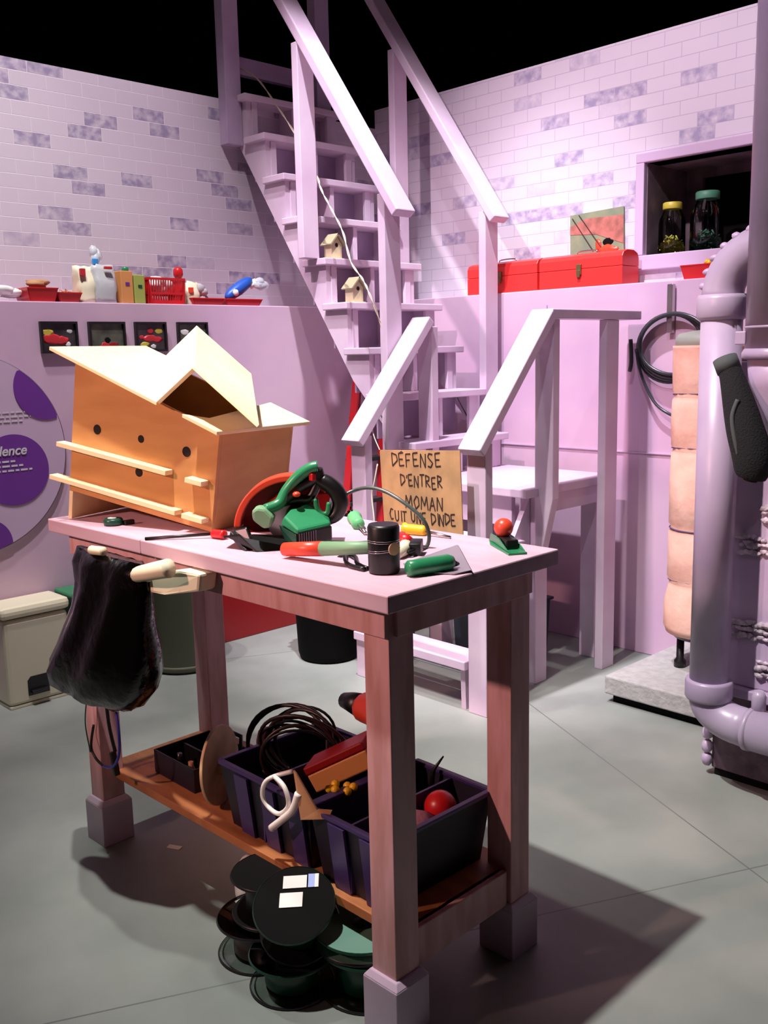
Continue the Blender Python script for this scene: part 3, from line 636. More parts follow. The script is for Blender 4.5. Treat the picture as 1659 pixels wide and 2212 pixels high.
def jar(x, y, z, r, h, cap, past, label):
    j = thing('storage_jar', label, 'jar', (x, y, z), 'glass jars in the window niche')
    bm = BM(); lathe(bm, [(.001, .004), (r*.8, .001), (r, .012), (r, h*.58), (r*.94, h*.68), (r*.66, h*.82), (r*.62, h*.86)], (x, y, z), (0, 0, 1), 32, False); obj('glass_body', bm, 'glass', j)
    bm = BM(); lathe(bm, [(r*.70, h*.86), (r*.72, h*.87), (r*.72, h*.97), (r*.66, h*.985)], (x, y, z), (0, 0, 1), 28); obj('lid', bm, cap, j)
    bm = BM(); rr = random.Random(5)
    for i in range(150):
        a_ = rr.uniform(0, 2*PI); q = r*.86*math.sqrt(rr.random()); hh = rr.uniform(.006, h*.40*(1.1-.55*q/r))
        c = V((x+q*math.cos(a_), y+q*math.sin(a_), z+hh)); dd_ = V((rr.uniform(-1, 1), rr.uniform(-1, 1), rr.uniform(-.4, 1))).normalized()*.011
        tube(bm, [c-dd_, c+dd_], .0032, 5)
    o = obj('pasta', bm, past, j); o['kind'] = 'stuff'
jar(3.86, 2.19, 1.691, .056, .225, 'picyel', 'pastay', 'glass jar of yellow-green pasta with a yellow lid')
jar(3.87, 2.035, 1.691, .068, .252, 'pastag', 'pastag', 'wider glass jar of dark green pasta with a green lid')

# ------------------------------------------------------------------ hose coil, heater, pipes at right
hb = tag(obj('hose_bracket', box(BM(), 3.53, 3.553, 1.993, 2.017, 1.36, 1.552), 'steel', None, .002), 'narrow steel wall strip above the black hose coil', 'bracket')
hs = thing('hose_coil', 'coiled dark rubber hose hanging on the lilac wall beside the heater', 'hose', (3.53, 1.99, 1.05))
for i, (cy_, cz, ry, rz, xx) in enumerate(((2.005, 1.30, .145, .135, 3.54), (1.99, 1.305, .148, .130, 3.528), (1.975, 1.31, .150, .126, 3.515), (1.965, 1.315, .152, .118, 3.503))):
    pts = [(xx, cy_+ry*math.cos(2*PI*k/40), cz+rz*math.sin(2*PI*k/40)) for k in range(40)]
    bm = BM(); tube(bm, pts, .0075, 8, 0, True); obj('loop', bm, 'hose', hs)
bm = BM(); tube(bm, [(3.52, 2.145, 1.30), (3.52, 2.12, 1.2), (3.52, 2.06, 1.09), (3.52, 1.99, 1.04), (3.5, 1.90, 1.02)], .0065, 8, 5); obj('hose_end', bm, 'hose', hs)
bm = BM(); tube(bm, [(3.51, 2.165, 1.34), (3.51, 2.16, 1.25), (3.515, 2.17, 1.21)], .0085, 8, 3); obj('hose_end', bm, 'hose', hs)

pl = thing('concrete_plinth', 'low pale concrete slab under the heater, its shaded gap filled in black', 'plinth', (3.2, 1.5, 0))
obj('slab', box(BM(), 2.955, 3.53, 1.335, 1.905, .034, .105), 'concrete', pl, .006)
obj('base', box(BM(), 2.985, 3.53, 1.345, 1.885, 0, .034), 'blackm', pl)  # shaded gap beneath the slab, filled with an added matte black block
ht = thing('water_heater', 'tall water heater wrapped in peach fabric tied with cords', 'water heater', (3.28, 1.70, .105))
hc_ = (3.28, 1.695, 0)
prof = []
ZS = [.245, .27, .36, .425, .44, .46, .55, .625, .642, .66, .80, .92, .934, .95, 1.05, 1.115, 1.13, 1.145, 1.24, 1.30, 1.31]
for z_ in ZS:
    near = min(abs(z_-s) for s in (.435, .642, .934, 1.13)); r_ = .130-.011*math.exp(-(near/.012)**2)+(.008 if z_ < .4 and z_ > .25 else 0); prof.append((r_, z_))
bm = BM(); lathe(bm, prof, hc_, (0, 0, 1), 48)
rr = random.Random(3)
for v in bm.verts: v.co.x += rr.uniform(-.0015, .0015); v.co.y += rr.uniform(-.0015, .0015)
obj('fabric_wrap', bm, 'peach', ht)
for z_, tl in ((.435, .14), (.642, 0), (.934, .10), (1.13, .09)):
    bm = BM(); lathe(bm, [(.1235, -.003), (.1275, 0), (.1235, .003)], (hc_[0], hc_[1], z_), (.0+tl, tl*.0-.0, 1), 40, False); obj('tie_cord', bm, 'strap', ht)
obj('cap', lathe(BM(), [(.122, 1.30), (.122, 1.335), (.11, 1.352), (.06, 1.362), (.02, 1.365)], hc_, (0, 0, 1), 40), 'greycap', ht)
obj('base_pan', lathe(BM(), [(.07, .215), (.10, .225), (.124, .262), (.120, .262)], hc_, (0, 0, 1), 36), 'black', ht)
for k in range(3):
    a_ = 2.3+k*2.094; obj('leg', lathe(BM(), [(.022, .105), (.022, .13), (.014, .14), (.014, .225)], (hc_[0]+.075*math.cos(a_), hc_[1]+.075*math.sin(a_), 0), (0, 0, 1), 14), 'black', ht)

pp = thing('drain_pipe', 'thick grey-lilac pipe with elbows standing before the boxed cabinet', 'pipe', (2.55, 1.285, .24))
pc_ = V((2.555, 1.29, 0))
obj('pipe', lathe(BM(), [(.056, .34), (.056, 1.385)], pc_, (0, 0, 1), 40), 'pipe', pp)
obj('collar', lathe(BM(), [(.058, 1.378), (.068, 1.388), (.068, 1.435), (.064, 1.447), (.05, 1.447)], pc_, (0, 0, 1), 40), 'pipe', pp)
obj('collar', lathe(BM(), [(.05, .283), (.064, .283), (.068, .29), (.068, .335), (.064, .343), (.056, .343)], pc_, (0, 0, 1), 40), 'pipe', pp)
E_ = []
for i in range(13):
    a_ = math.radians(90*i/12); E_.append(V((2.555, 1.29-.13*(1-math.cos(a_)), 1.44+.13*math.sin(a_))))
obj('elbow', tube(BM(), E_, .056, 28), 'pipe', pp)
bm = BM()
for i in range(7):
    a_ = math.radians(10+13*i); c = V((2.555, 1.29-.13*(1-math.cos(a_)), 1.44+.13*math.sin(a_))); nv = V((-.35, .8*math.cos(a_), .8*math.sin(a_))).normalized()
    nv = V((-.45, math.cos(a_)*.85, math.sin(a_)*.85)).normalized(); blob(bm, c+nv*.054, .011, 2, .15, (1, 1.2, 1))
obj('raised_marks', bm, 'board', pp)
E_ = [V((2.555, 1.29, .29))]
for i in range(1, 11):
    a_ = math.radians(90*i/10); E_.append(V((2.555, 1.29-.10*(1-math.cos(a_)), .285-.10*math.sin(a_)*.62)))
obj('elbow', tube(BM(), E_+[V((2.55, 1.155, .221))], .056, 28), 'pipe', pp)
obj('pipe', tube(BM(), [(2.55, 1.16, .222), (2.55, .6, .222)], .059, 28), 'pipe', pp)
obj('seam_ring', tube(BM(), [(2.55, 1.165, .222), (2.55, 1.150, .222)], .0615, 28), 'pipe', pp)
obj('valve_stub', lathe(BM(), [(.02, .26), (.02, .32), (.013, .335)], (2.57, 1.145, 0), (0, 0, 1), 16), 'pipe', pp)

cb = thing('boxed_cabinet', 'lilac riveted boiler cabinet on a rough dark block at the right edge', 'cabinet', (2.9, 1.0, 0))
obj('body', box(BM(), 2.665, 3.15, .3, 1.322, .30, 1.26), 'board', cb, .006)
bm = BM()
for i in range(17): blob(bm, (2.662, 1.318, .33+i*.056), .011, 2, .05, (1, .9, 1.6))
obj('edge_rivets', bm, 'board', cb)
for z_, y0, y1 in ((.735, .9, 1.262), (.48, .9, 1.275), (.83, .95, 1.19), (.37, .95, 1.19)):
    bm = BM(); y_ = y0
    while y_ < y1:
        for q in (-.02, .0, .02): blob(bm, (2.660, y_, z_+q+random.uniform(-.006, .006)), random.uniform(.008, .014), 1, .3, (.8, 1.4, .8))
        y_ += .017
    obj('crusty_band', bm, 'crust', cb)
obj('skirt', box(BM(), 2.64, 3.15, .3, 1.30, .27, .30), 'board', cb, .004)
bm = BM(); box(bm, 2.655, 3.15, .3, 1.325, .022, .275); obj('base_block', bm, 'plinthdark', cb, .006)
bm = BM()
for i in range(6): blob(bm, (2.648, 1.335, .05+i*.042), .019, 2, .1, (1, .9, 1.2))
obj('block_corner', bm, 'board', cb)
obj('base_strip', box(BM(), 2.66, 3.15, .3, 1.315, 0, .022), 'blackm', cb)
bm = BM(); box(bm, 2.70, 3.2, .3, 1.31, 1.262, 1.275)
obj('top_edge', bm, 'board', cb, .003)

du = thing('vertical_duct', 'wide pale lilac duct coming down at the right edge of view', 'duct', (2.55, 1.122, 1.18))
dc = V((2.50, 1.094, 0))
obj('duct', lathe(BM(), [(.092, 1.30), (.092, 3.4)], dc, (0, 0, 1), 48), 'pipe', du)
obj('flange', lathe(BM(), [(.088, 1.272), (.099, 1.275), (.099, 1.288), (.094, 1.298), (.092, 1.30)], dc, (0, 0, 1), 48), 'pipe', du)
obj('seam_ring', lathe(BM(), [(.0925, 1.352), (.0945, 1.355), (.0925, 1.358)], dc, (0, 0, 1), 48, False), 'pipe', du)
obj('cone', lathe(BM(), [(.025, 1.05), (.045, 1.13), (.078, 1.20), (.084, 1.272)], dc, (0, 0, 1), 40), 'board', du)
bm = BM(); box(bm, 2.44, 2.47, 1.165, 1.195, 1.31, 1.345); obj('clip', bm, 'pipe', du, .003)
# black sock hung from the duct
sk = thing('black_sock', 'black knitted sock with grey stripe hanging beside the duct', 'sock', (2.40, 1.15, .94))
sp_ = [V((2.41, 1.198, 1.262)), V((2.405, 1.180, 1.225)), V((2.40, 1.160, 1.17)), V((2.395, 1.137, 1.10)), V((2.395, 1.115, 1.03)), V((2.395, 1.112, .985)), V((2.395, 1.116, .962))]
bm = BM(); tube(bm, sp_, lambda s: .027+.022*math.sin(min(1, s*1.05)**1.5*PI*.9) if s < .93 else .018, 20, 6); obj('body', bm, 'felt', sk)
bm = BM(); tube(bm, [V((2.412, 1.206, 1.276)), V((2.409, 1.190, 1.243))], .0315, 20); obj('cuff', bm, 'greyfelt', sk, 0, 'grey rolled cuff')
bm = BM(); tube(bm, [V((2.362, 1.142, 1.172)), V((2.352, 1.150, 1.13)), V((2.350, 1.142, 1.08)), V((2.355, 1.130, 1.03))], .006, 8, 5); obj('stripe', bm, 'greyfelt', sk, 0, 'grey stripe')

# ------------------------------------------------------------------ left wall: printed disc, pictures
gp = thing('exhibit_panel', 'round lilac display panel with purple circles on the left wall', 'panel', (1.365, 3.65, .587))
PC = (1.365, .965); PR = .378
obj('disc', lathe(BM(), [(PR, 0), (PR, .014)], (PC[0], 3.645, PC[1]), (0, 1, 0), 96), 'print', gp)
obj('rim', lathe(BM(), [(PR+.001, .0), (PR+.005, .004), (PR+.001, .014)], (PC[0], 3.645, PC[1]), (0, 1, 0), 96, False), 'dgrey', gp)
def lens(cx_, cz_, r, ref, y, m, name):
    pts = []
    for k in range(72):
        a_ = 2*PI*k/72; dx, dz = math.cos(a_), math.sin(a_); best = 9
        for (ox, oz, R) in ((cx_, cz_, r), (PC[0], PC[1], PR-.001)):
            fx, fz = ref[0]-ox, ref[1]-oz; b = fx*dx+fz*dz; c__ = fx*fx+fz*fz-R*R; best = min(best, -b+math.sqrt(b*b-c__))
        pts.append((ref[0]+dx*best, y, ref[1]+dz*best))
    obj(name, prism(BM(), pts, (0, .002, 0)), m, gp)
lens(1.53, .893, .138, (1.53, .893), 3.642, 'purp', 'purple_circle')
lens(1.68, 1.205, .127, (1.63, 1.17), 3.642, 'purp', 'purple_circle')
lens(1.39, 1.21, .105, (1.39, 1.21), 3.642, 'purp', 'purple_circle')
lens(1.40, .615, .10, (1.40, .66), 3.642, 'purp', 'purple_circle')
def text_mesh(s, size, loc, m, parent, name, shear=.25):
    cu = bpy.data.curves.new(name, 'FONT'); cu.body = s; cu.size = size; cu.extrude = .0008; cu.shear = shear; cu.offset = size*.02
    o = bpy.data.objects.new(name, cu); COL.objects.link(o); bpy.context.view_layer.update()
    me = bpy.data.meshes.new_from_object(o.evaluated_get(bpy.context.evaluated_depsgraph_get())); COL.objects.unlink(o); bpy.data.objects.remove(o)
    bm = BM(); bm.from_mesh(me); xform(bm, Matrix.Translation(loc) @ Matrix.Rotation(math.radians(90), 4, 'X'))
    return obj(name, bm, m, parent)
text_mesh('idence', .052, (1.445, 3.640, .952), 'printgrey', gp, 'heading_text')
bm = BM()
for i, (x0, x1, z_) in enumerate(((1.45, 1.535, .928), (1.45, 1.565, .910), (1.45, 1.60, .892))):
    x = x0
    while x < x1:
        l_ = random.uniform(.012, .03); beam(bm, (x, 3.641, z_), (min(x+l_, x1), 3.641, z_), .001, .007, (0, 1, 0)); x += l_+.006
for i, (x0, x1, z_) in enumerate(((1.39, 1.60, 1.115), (1.39, 1.62, 1.098), (1.39, 1.58, 1.081))):
    x = x0
    while x < x1:
        l_ = random.uniform(.012, .03); beam(bm, (x, 3.643, z_), (min(x+l_, x1), 3.643, z_), .001, .006, (0, 1, 0)); x += l_+.006
o = obj('small_print', bm, 'printgrey', gp); o['kind'] = 'stuff'
PICS = [(1.680, 1.834, 'photo_dark', 'framed red and yellow machine picture, leftmost on the left wall', ((-.03, .055, 'picred', .026, 1.5), (.01, .05, 'picred', .02, 1.6), (-.045, .08, 'picyel', .018, 1.3), (.045, .085, 'white', .01, 1.2), (.035, .035, 'white', .012, 1.0))),
        (1.883, 2.045, 'photo_green', 'framed dark green picture with small red shape, beside the leftmost one', ((-.01, .025, 'picred', .018, 1.4), (.025, .03, 'redd', .014, 1.6), (.0, .05, 'blackm', .014, 1))),
        (2.092, 2.240, 'photo_dark', 'framed picture of red machine with yellow sign above the birdhouse roof', ((0, .085, 'picred', .016, 1), (-.005, .055, 'picred', .018, 1.8), (.03, .05, 'picred', .016, 1.6), (.04, .085, 'picyel', .016, 1.2), (-.03, .03, 'picyel', .013, 1.8), (.01, .022, 'white', .011, 1.2), (-.045, .06, 'picred', .01, 1.2))),
        (2.297, 2.450, 'photo_green', 'framed picture half hidden behind the birdhouse gable peak', ((-.04, .08, 'white', .016, 1.3), (.04, .085, 'orange', .009, 1), (.05, .07, 'sky', .012, 1.0)))]
for x0, x1, pm, lb, blobs in PICS:
    f = thing('framed_picture', lb, 'picture', ((x0+x1)/2, 3.655, 1.335), 'small framed pictures on the left wall')
    z0, z1, b = 1.335, 1.458, .009
    bm = BM(); box(bm, x0, x1, 3.64, 3.659, z1-b, z1); box(bm, x0, x1, 3.64, 3.659, z0, z0+b); box(bm, x0, x0+b, 3.64, 3.659, z0+b, z1-b); box(bm, x1-b, x1, 3.64, 3.659, z0+b, z1-b)
    obj('frame', bm, 'black', f, .001); xm = (x0+x1)/2
    ph_ = obj('photo', box(BM(), x0+b, x1-b, 3.650, 3.655, z0+b, z1-b), pm, f)
    for dx, dz, mm, r_, sx in blobs:
        bm = BM(); blob(bm, (xm+dx, 3.6495, z0+dz), r_, 2, .18, (sx, .04, .8)); obj('print_patch', bm, mm, ph_)

# ------------------------------------------------------------------ left ledge groceries (z 1.535)
LZ = 1.535
def bagm(x0, x1, y0, y1, h, m, label, name='snack_bag', cat='bag', extras=(), group=None, lean=0, nz=.006, top_pinch=.55):
    b = thing(name, label, cat, ((x0+x1)/2, (y0+y1)/2, LZ), group); bm = BM()
    N = 8; rows = []; rr_ = random.Random(int(x0*1000)); cx_, cy_ = (x0+x1)/2, (y0+y1)/2
    for i in range(N+1):
        t_ = i/N; wx = (x1-x0)/2*(1-.12*abs(t_-.4)); wy = (y1-y0)/2*(1 if t_ < .5 else 1-(t_-.5)*2*top_pinch)
        rows.append([bm.verts.new((cx_+lean*t_+wx*math.copysign(abs(math.cos(a_))**.5, math.cos(a_))+rr_.uniform(-nz, nz)*(i > 0), cy_+wy*math.copysign(abs(math.sin(a_))**.6, math.sin(a_)), LZ+h*t_+rr_.uniform(-nz, nz)*(i > 0))) for a_ in [2*PI*k/16 for k in range(16)]])
    for i in range(N):
        for k in range(16): f_ = bm.faces.new((rows[i][k], rows[i][(k+1) % 16], rows[i+1][(k+1) % 16], rows[i+1][k])); f_.smooth = True
    bm.faces.new(rows[0][::-1]); bm.faces.new(rows[-1])
    obj('packet', bm, m, b)
    for (ex0, ex1, ez0, ez1, em) in extras:
        obj('printed_patch', box(BM(), ex0, ex1, y0-.004, y0+.01, LZ+ez0, LZ+ez1), em, b, .002)
    return b
def crumple(name, label, cat, c, r, m, sc=(1, 1, 1), nb=5, sub=2, seed=1, extra=None):
    rr_ = random.Random(seed); bm = BM()
    for i in range(nb): blob(bm, (c[0]+rr_.uniform(-1, 1)*r*sc[0]*.6, c[1]+rr_.uniform(-1, 1)*r*sc[1]*.4, c[2]+rr_.uniform(-.5, .6)*r*sc[2]), r*rr_.uniform(.45, .75), sub, .16, sc)
    zmin = min(v.co.z for v in bm.verts)
    return tag(obj(name, bm, m), label, cat)
crumple('crumpled_bag', 'crumpled white plastic bag at the left end of the ledge', 'bag', (1.575, 3.74, 1.572), .055, 'white', (1.6, 1, .45), 6, seed=2)
t_ = tray(1.655, 1.775, 3.67, 3.80, LZ, LZ+.052, 'deep red plastic tray holding a brown paper packet', group='red trays on the left ledge')
o = crumple('paper_packet', 'brown paper packet lying in the leftmost red tray', 'packet', (1.715, 3.735, LZ+.068), .05, 'brown', (1.25, .8, .42), 4, seed=5)
tray(1.778, 1.875, 3.67, 3.79, LZ, LZ+.036, 'shallow red tray with straw shreds beside the brown packet', group='red trays on the left ledge')
bm = BM(); rr = random.Random(9)
for i in range(26):
    p = V((1.80+rr.uniform(-.01, .05), 3.70+rr.uniform(0, .05), LZ+.03+rr.uniform(0, .012))); q = p+V((rr.uniform(-.03, .03), rr.uniform(-.02, .02), rr.uniform(-.015, .012))); tube(bm, [p, p.lerp(q, .5)+V((0, 0, .006)), q], .0016, 5)
tag(obj('straw_shreds', bm, 'orangebox'), 'straw-coloured shreds in the shallow red tray', 'straw', kind='stuff')
tag(obj('red_bottle_cap', lathe(BM(), [(.011, 0), (.012, .02), (.007, .03)], (1.845, 3.735, LZ+.004), (0, 0, 1), 16), 'orange'), 'small coral bottle top standing in the shallow red tray', 'cap')
bagm(1.882, 1.958, 3.69, 3.78, .148, 'cream', 'off-white packet with pink label on the left ledge', extras=((1.886, 1.908, .105, .135, 'picred'),), group='packets on the left ledge')
bagm(1.945, 2.045, 3.672, 3.762, .152, 'greybag', 'grey-white foil packet with red label on the left ledge', extras=((1.985, 2.018, .135, .146, 'picred'),), group='packets on the left ledge')
crumple('clear_wrapping', 'clear crumpled wrapper with blue tab standing above the grey packet', 'wrapper', (1.985, 3.735, LZ+.185), .032, 'cling', (.8, .8, 1.3), 6, seed=4)
tag(obj('blue_tab', box(BM(), 1.952, 1.975, 3.70, 3.715, LZ+.152, LZ+.178), 'sky', None, .003), 'bright blue tab on top of the foil packets', 'tab')
for x0, x1, h, mm, lb in ((2.057, 2.112, .132, 'orangebox', 'tan orange carton with small dark logo on the left ledge'), (2.118, 2.168, .118, 'limebox', 'lime green carton beside the red basket')):
    b = thing('carton', lb, 'carton', ((x0+x1)/2, 3.72, LZ), 'cartons on the left ledge')
    obj('box', box(BM(), x0, x1, 3.675, 3.765, LZ, LZ+h), mm, b, .003)
    obj('logo', box(BM(), (x0+x1)/2-.008, (x0+x1)/2+.010, 3.673, 3.676, LZ+h*.55, LZ+h*.65), 'purp' if mm == 'orangebox' else 'dgreen', b)
bo = thing('bottle', 'white bottle with green cap behind the red basket', 'bottle', (2.155, 3.81, LZ))
obj('body', lathe(BM(), [(.024, 0), (.026, .005), (.026, .11), (.014, .135)], (2.155, 3.81, LZ), (0, 0, 1), 20), 'white', bo)
obj('cap', lathe(BM(), [(.015, .135), (.015, .158), (.012, .160)], (2.155, 3.81, LZ), (0, 0, 1), 18), 'green', bo)
# red slotted basket
bk = thing('slotted_basket', 'red slotted plastic basket full of crumpled wrappers on the left ledge', 'basket', (2.27, 3.72, LZ))
bx0, bx1, by0, by1, bz = 2.185, 2.362, 3.672, 3.80, LZ+.105
bm = BM()
def slat_wall(p, q, inx, iny):
    p = V(p); q = V(q); n_ = 15
    for i in range(n_+1):
        a_ = p.lerp(q, i/n_); beam(bm, a_+V((inx, iny, 0))*.012+V((0, 0, .004)), a_+V((0, 0, .1)), .004, .0035)
slat_wall((bx0, by0, LZ), (bx1, by0, LZ), 0, 1); slat_wall((bx0, by1, LZ), (bx1, by1, LZ), 0, -1); slat_wall((bx0, by0, LZ), (bx0, by1, LZ), 1, 0); slat_wall((bx1, by0, LZ), (bx1, by1, LZ), -1, 0)
obj('slats', bm, 'red', bk)
bm = BM()
for z_, q in ((bz, 0), (LZ+.045, .008), (LZ+.008, .011)):
    hgt = .010 if z_ != LZ+.008 else .016
    for p, r_ in (((bx0+q, by0+q), (bx1-q, by0+q)), ((bx1-q, by0+q), (bx1-q, by1-q)), ((bx1-q, by1-q), (bx0+q, by1-q)), ((bx0+q, by1-q), (bx0+q, by0+q))): beam(bm, (*p, z_), (*r_, z_), .007, hgt)
obj('rim', bm, 'red', bk)
obj('bottom', box(BM(), bx0+.012, bx1-.012, by0+.012, by1-.012, LZ, LZ+.006), 'red', bk)
crumple('white_wrappers', 'white and grey wrappers heaped inside the red basket', 'wrapper', (2.265, 3.735, LZ+.078), .052, 'white', (1.35, .85, .75), 6, seed=11)
ab = bagm(2.385, 2.46, 3.69, 3.78, .10, 'cream', 'pale yellow packet right of the red basket', extras=((2.395, 2.415, .05, .075, 'orange'),), group='packets on the left ledge')
rb = thing('bottle', 'bottle with round red cap standing right of the red basket', 'bottle', (2.425, 3.82, LZ))
obj('body', lathe(BM(), [(.022, 0), (.024, .005), (.022, .09), (.011, .125)], (2.425, 3.82, LZ), (0, 0, 1), 20), 'cream', rb)
obj('cap', lathe(BM(), [(.016, .125), (.022, .138), (.021, .160), (.012, .172)], (2.425, 3.82, LZ), (0, 0, 1), 18), 'red', rb)
crumple('foil_packet', 'crumpled grey and blue foil packet slumped right of the red-capped bottle', 'packet', (2.485, 3.75, LZ+.045), .052, 'greybag', (1.1, .8, .8), 6, seed=21)
tray(2.40, 2.56, 3.668, 3.71, LZ, LZ+.028, 'long shallow red tray in front of the foil packet', group='red trays on the left ledge')
tray(2.575, 2.775, 3.67, 3.79, LZ, LZ+.028, 'red tray under the blue and white packet at the stair end', group='red trays on the left ledge')
bw = thing('blue_white_packet', 'blue and white snack packet leaning diagonally in the right red tray', 'packet', (2.70, 3.73, LZ+.02))
bm = BM(); p0, p1 = V((2.615, 3.73, LZ+.035)), V((2.765, 3.735, LZ+.125))
tube(bm, [p0, p0.lerp(p1, .15), p0.lerp(p1, .5), p0.lerp(p1, .85), p1], lambda s: .008+.022*math.sin(s*PI), 12, 3); obj('packet', bm, 'blue', bw)
bm = BM(); blob(bm, p0.lerp(p1, .28)+V((0, -.02, 0)), .018, 2, .1, (1, .6, 1)); obj('label', bm, 'white', bw)
bm = BM()
for i in range(5): blob(bm, p1+V((random.uniform(-.012, .03), random.uniform(-.01, .01), random.uniform(-.03, .012))), .016, 1, .25)
obj('torn_end', bm, 'white', bw)
crumple('clear_wrapping', 'clear crumpled wrapper fanned out at the right end of the left ledge', 'wrapper', (2.82, 3.72, LZ+.10), .036, 'cling', (1.3, .6, .8), 6, seed=31)
# ------------------------------------------------------------------ bins along the left wall
pb = thing('pedal_bin', 'cream rectangular pedal bin with rounded lid at far left', 'bin', (1.5, 3.56, 0))
obj('body', box(BM(), 1.372, 1.628, 3.49, 3.645, .012, .345), 'bincream', pb, .014)
obj('lid', box(BM(), 1.362, 1.638, 3.482, 3.65, .35, .398), 'cream', pb, .018)
obj('foot_rim', box(BM(), 1.374, 1.616, 3.492, 3.644, 0, .012), 'bincream', pb, .003)
bm = BM(); prism(bm, [(1.445, 3.487, .04), (1.445, 3.487, .10), (1.458, 3.487, .115), (1.53, 3.487, .115), (1.53, 3.487, .04)], (0, .0035, 0)); pr_ = obj('pedal_recess', bm, 'black', pb, .001)
obj('pedal', box(BM(), 1.455, 1.522, 3.468, 3.492, .05, .062), 'dsteel', pr_, .003)
gb = thing('green_bin', 'teal green lidded bin behind the hanging black bag', 'bin', (1.72, 3.58, 0))
obj('body', frust(BM(), (1.68, 1.83, 3.52, 3.64, 0), (1.665, 1.845, 3.505, 3.65, .375)), 'binGreen', gb, .006)
obj('lid', box(BM(), 1.65, 1.86, 3.49, 3.652, .378, .40), 'green', gb, .008)
yb = thing('grey_bin', 'olive-grey round bin standing behind the workbench', 'bin', (2.14, 3.48, 0))
obj('body', lathe(BM(), [(.135, 0), (.147, .012), (.150, .02), (.165, .50), (.172, .505), (.172, .52), (.160, .52), (.140, .03), (.01, .025)], (2.13, 3.475, 0), (0, 0, 1), 56), 'bingrey', yb)
obj('foot_ring', lathe(BM(), [(.149, .018), (.154, .022), (.154, .03), (.150, .034)], (2.13, 3.475, 0), (0, 0, 1), 56, False), 'bingrey', yb)
kb = thing('black_bin', 'tall black round bin between workbench and stairs', 'bin', (2.63, 3.07, 0))
obj('body', lathe(BM(), [(.115, 0), (.128, .008), (.134, .03), (.158, .60), (.163, .61), (.150, .61), (.125, .04), (.01, .03)], (2.63, 3.10, 0), (0, 0, 1), 56), 'blackm', kb)
bm = BM(); rr = random.Random(8)
for i in range(22):
    a_ = 2*PI*i/22; blob(bm, (2.63+.15*math.cos(a_), 3.10+.15*math.sin(a_), .62+rr.uniform(-.01, .015)), .022, 1, .3)
obj('bag_liner', bm, 'bag', kb)
tag(obj('red_crate', prism(BM(), [(2.40, 3.60, 0), (2.86, 3.60, 0), (2.86, 3.60, .10), (2.72, 3.60, .24), (2.40, 3.60, .26)], (0, .05, 0)), 'redd', None, .004), 'dark red panel standing on the floor against the left wall', 'panel')
# red step ladder leaning behind the stairs
ld = thing('step_ladder', 'red stepladder with grey-green rungs leaning behind the staircase', 'ladder', (3.15, 3.4, 0))
La, Lb = V((2.784, 3.243, .0)), V((3.30, 3.60, 1.22)); Ra, Rb = V((3.085, 3.272, 0)), V((3.49, 3.60, 1.22))
for p_, q_ in ((La, Lb), (Ra, Rb)):
    obj('rail', beam(BM(), p_, q_, .012, .05, (1, 0, 0)), 'red', ld, .001)
    obj('rail_web', beam(BM(), p_+V((.03, .02, 0)), q_+V((.03, .02, 0)), .05, .006, (1, 0, 0)), 'redd', ld)
for k in range(1, 6):
    s = k/6.2; obj('rung', beam(BM(), La.lerp(Lb, s), Ra.lerp(Rb, s), .06, .02, (0, 1, 0)), 'cordg', ld, .002)
cr = thing('storage_crate', 'dark blue-grey crate under the entry platform', 'crate', (3.0, 2.62, 0))
obj('body', frust(BM(), (2.97, 3.3, 2.42, 2.66, 0), (2.96, 3.31, 2.41, 2.67, .24)), mat('slate_plastic', (46, 58, 70), .5), cr, .006)
obj('rim', box(BM(), 2.95, 3.32, 2.40, 2.68, .24, .252), mat('slate_plastic_rim', (40, 50, 62), .5), cr, .003)
ct = thing('milk_carton', 'small white and blue carton on the floor under the steps', 'carton', (2.86, 2.88, 0))
obj('carton', box(BM(), 2.80, 2.90, 2.84, 2.91, 0, .125), 'white', ct, .003)
obj('blue_band', box(BM(), 2.855, 2.902, 2.838, 2.912, .03, .115), 'blue', ct)

# ------------------------------------------------------------------ black bag and clamp at the bench end
bg = thing('bin_bag', 'black shiny plastic bag bulging below the bench end', 'bag', (1.08, 2.1, .47))
bm = BM(); rr = random.Random(12); rows = []
# outline rows: (z, y_left, y_right, half thickness)
OUT = [(.862, 2.17, 1.86, .018), (.83, 2.19, 1.84, .035), (.78, 2.175, 1.845, .045), (.72, 2.19, 1.86, .06), (.66, 2.23, 1.855, .075), (.60, 2.28, 1.86, .085), (.55, 2.33, 1.885, .085), (.51, 2.345, 1.93, .07), (.49, 2.30, 1.98, .035), (.485, 2.24, 2.05, .01)]
NS = 36
for i, (z_, ya, yb_, th) in enumerate(OUT):
    ring = []
    for k in range(NS):
        a_ = 2*PI*k/NS; cy_ = (ya+yb_)/2; ry = (ya-yb_)/2
        pleat = 1+.16*math.sin(a_*7+i*.35)*(1-i/14)+rr.uniform(-.03, .03)
        ring.append(bm.verts.new((1.05+th*math.cos(a_)*pleat, cy_+ry*math.sin(a_)*(1+.02*math.sin(a_*5)), z_+rr.uniform(-.004, .004))))
    rows.append(ring)
for i in range(len(rows)-1):
    for k in range(NS): f_ = bm.faces.new((rows[i][k], rows[i][(k+1) % NS], rows[i+1][(k+1) % NS], rows[i+1][k])); f_.smooth = True
bm.faces.new(rows[0]); bm.faces.new(rows[-1][::-1])
obj('bag', bm, 'bag', bg)
clp = thing('bag_holder', 'cream plastic bag holder screwed under the bench edge', 'holder', (1.09, 1.95, .8))
bm = BM(); tube(bm, [(1.06, 1.845, .838), (1.035, 1.86, .842), (1.03, 1.80, .858), (1.045, 1.745, .872)], lambda s: .015+.006*s, 12, 5); obj('arm', bm, 'cream', clp)
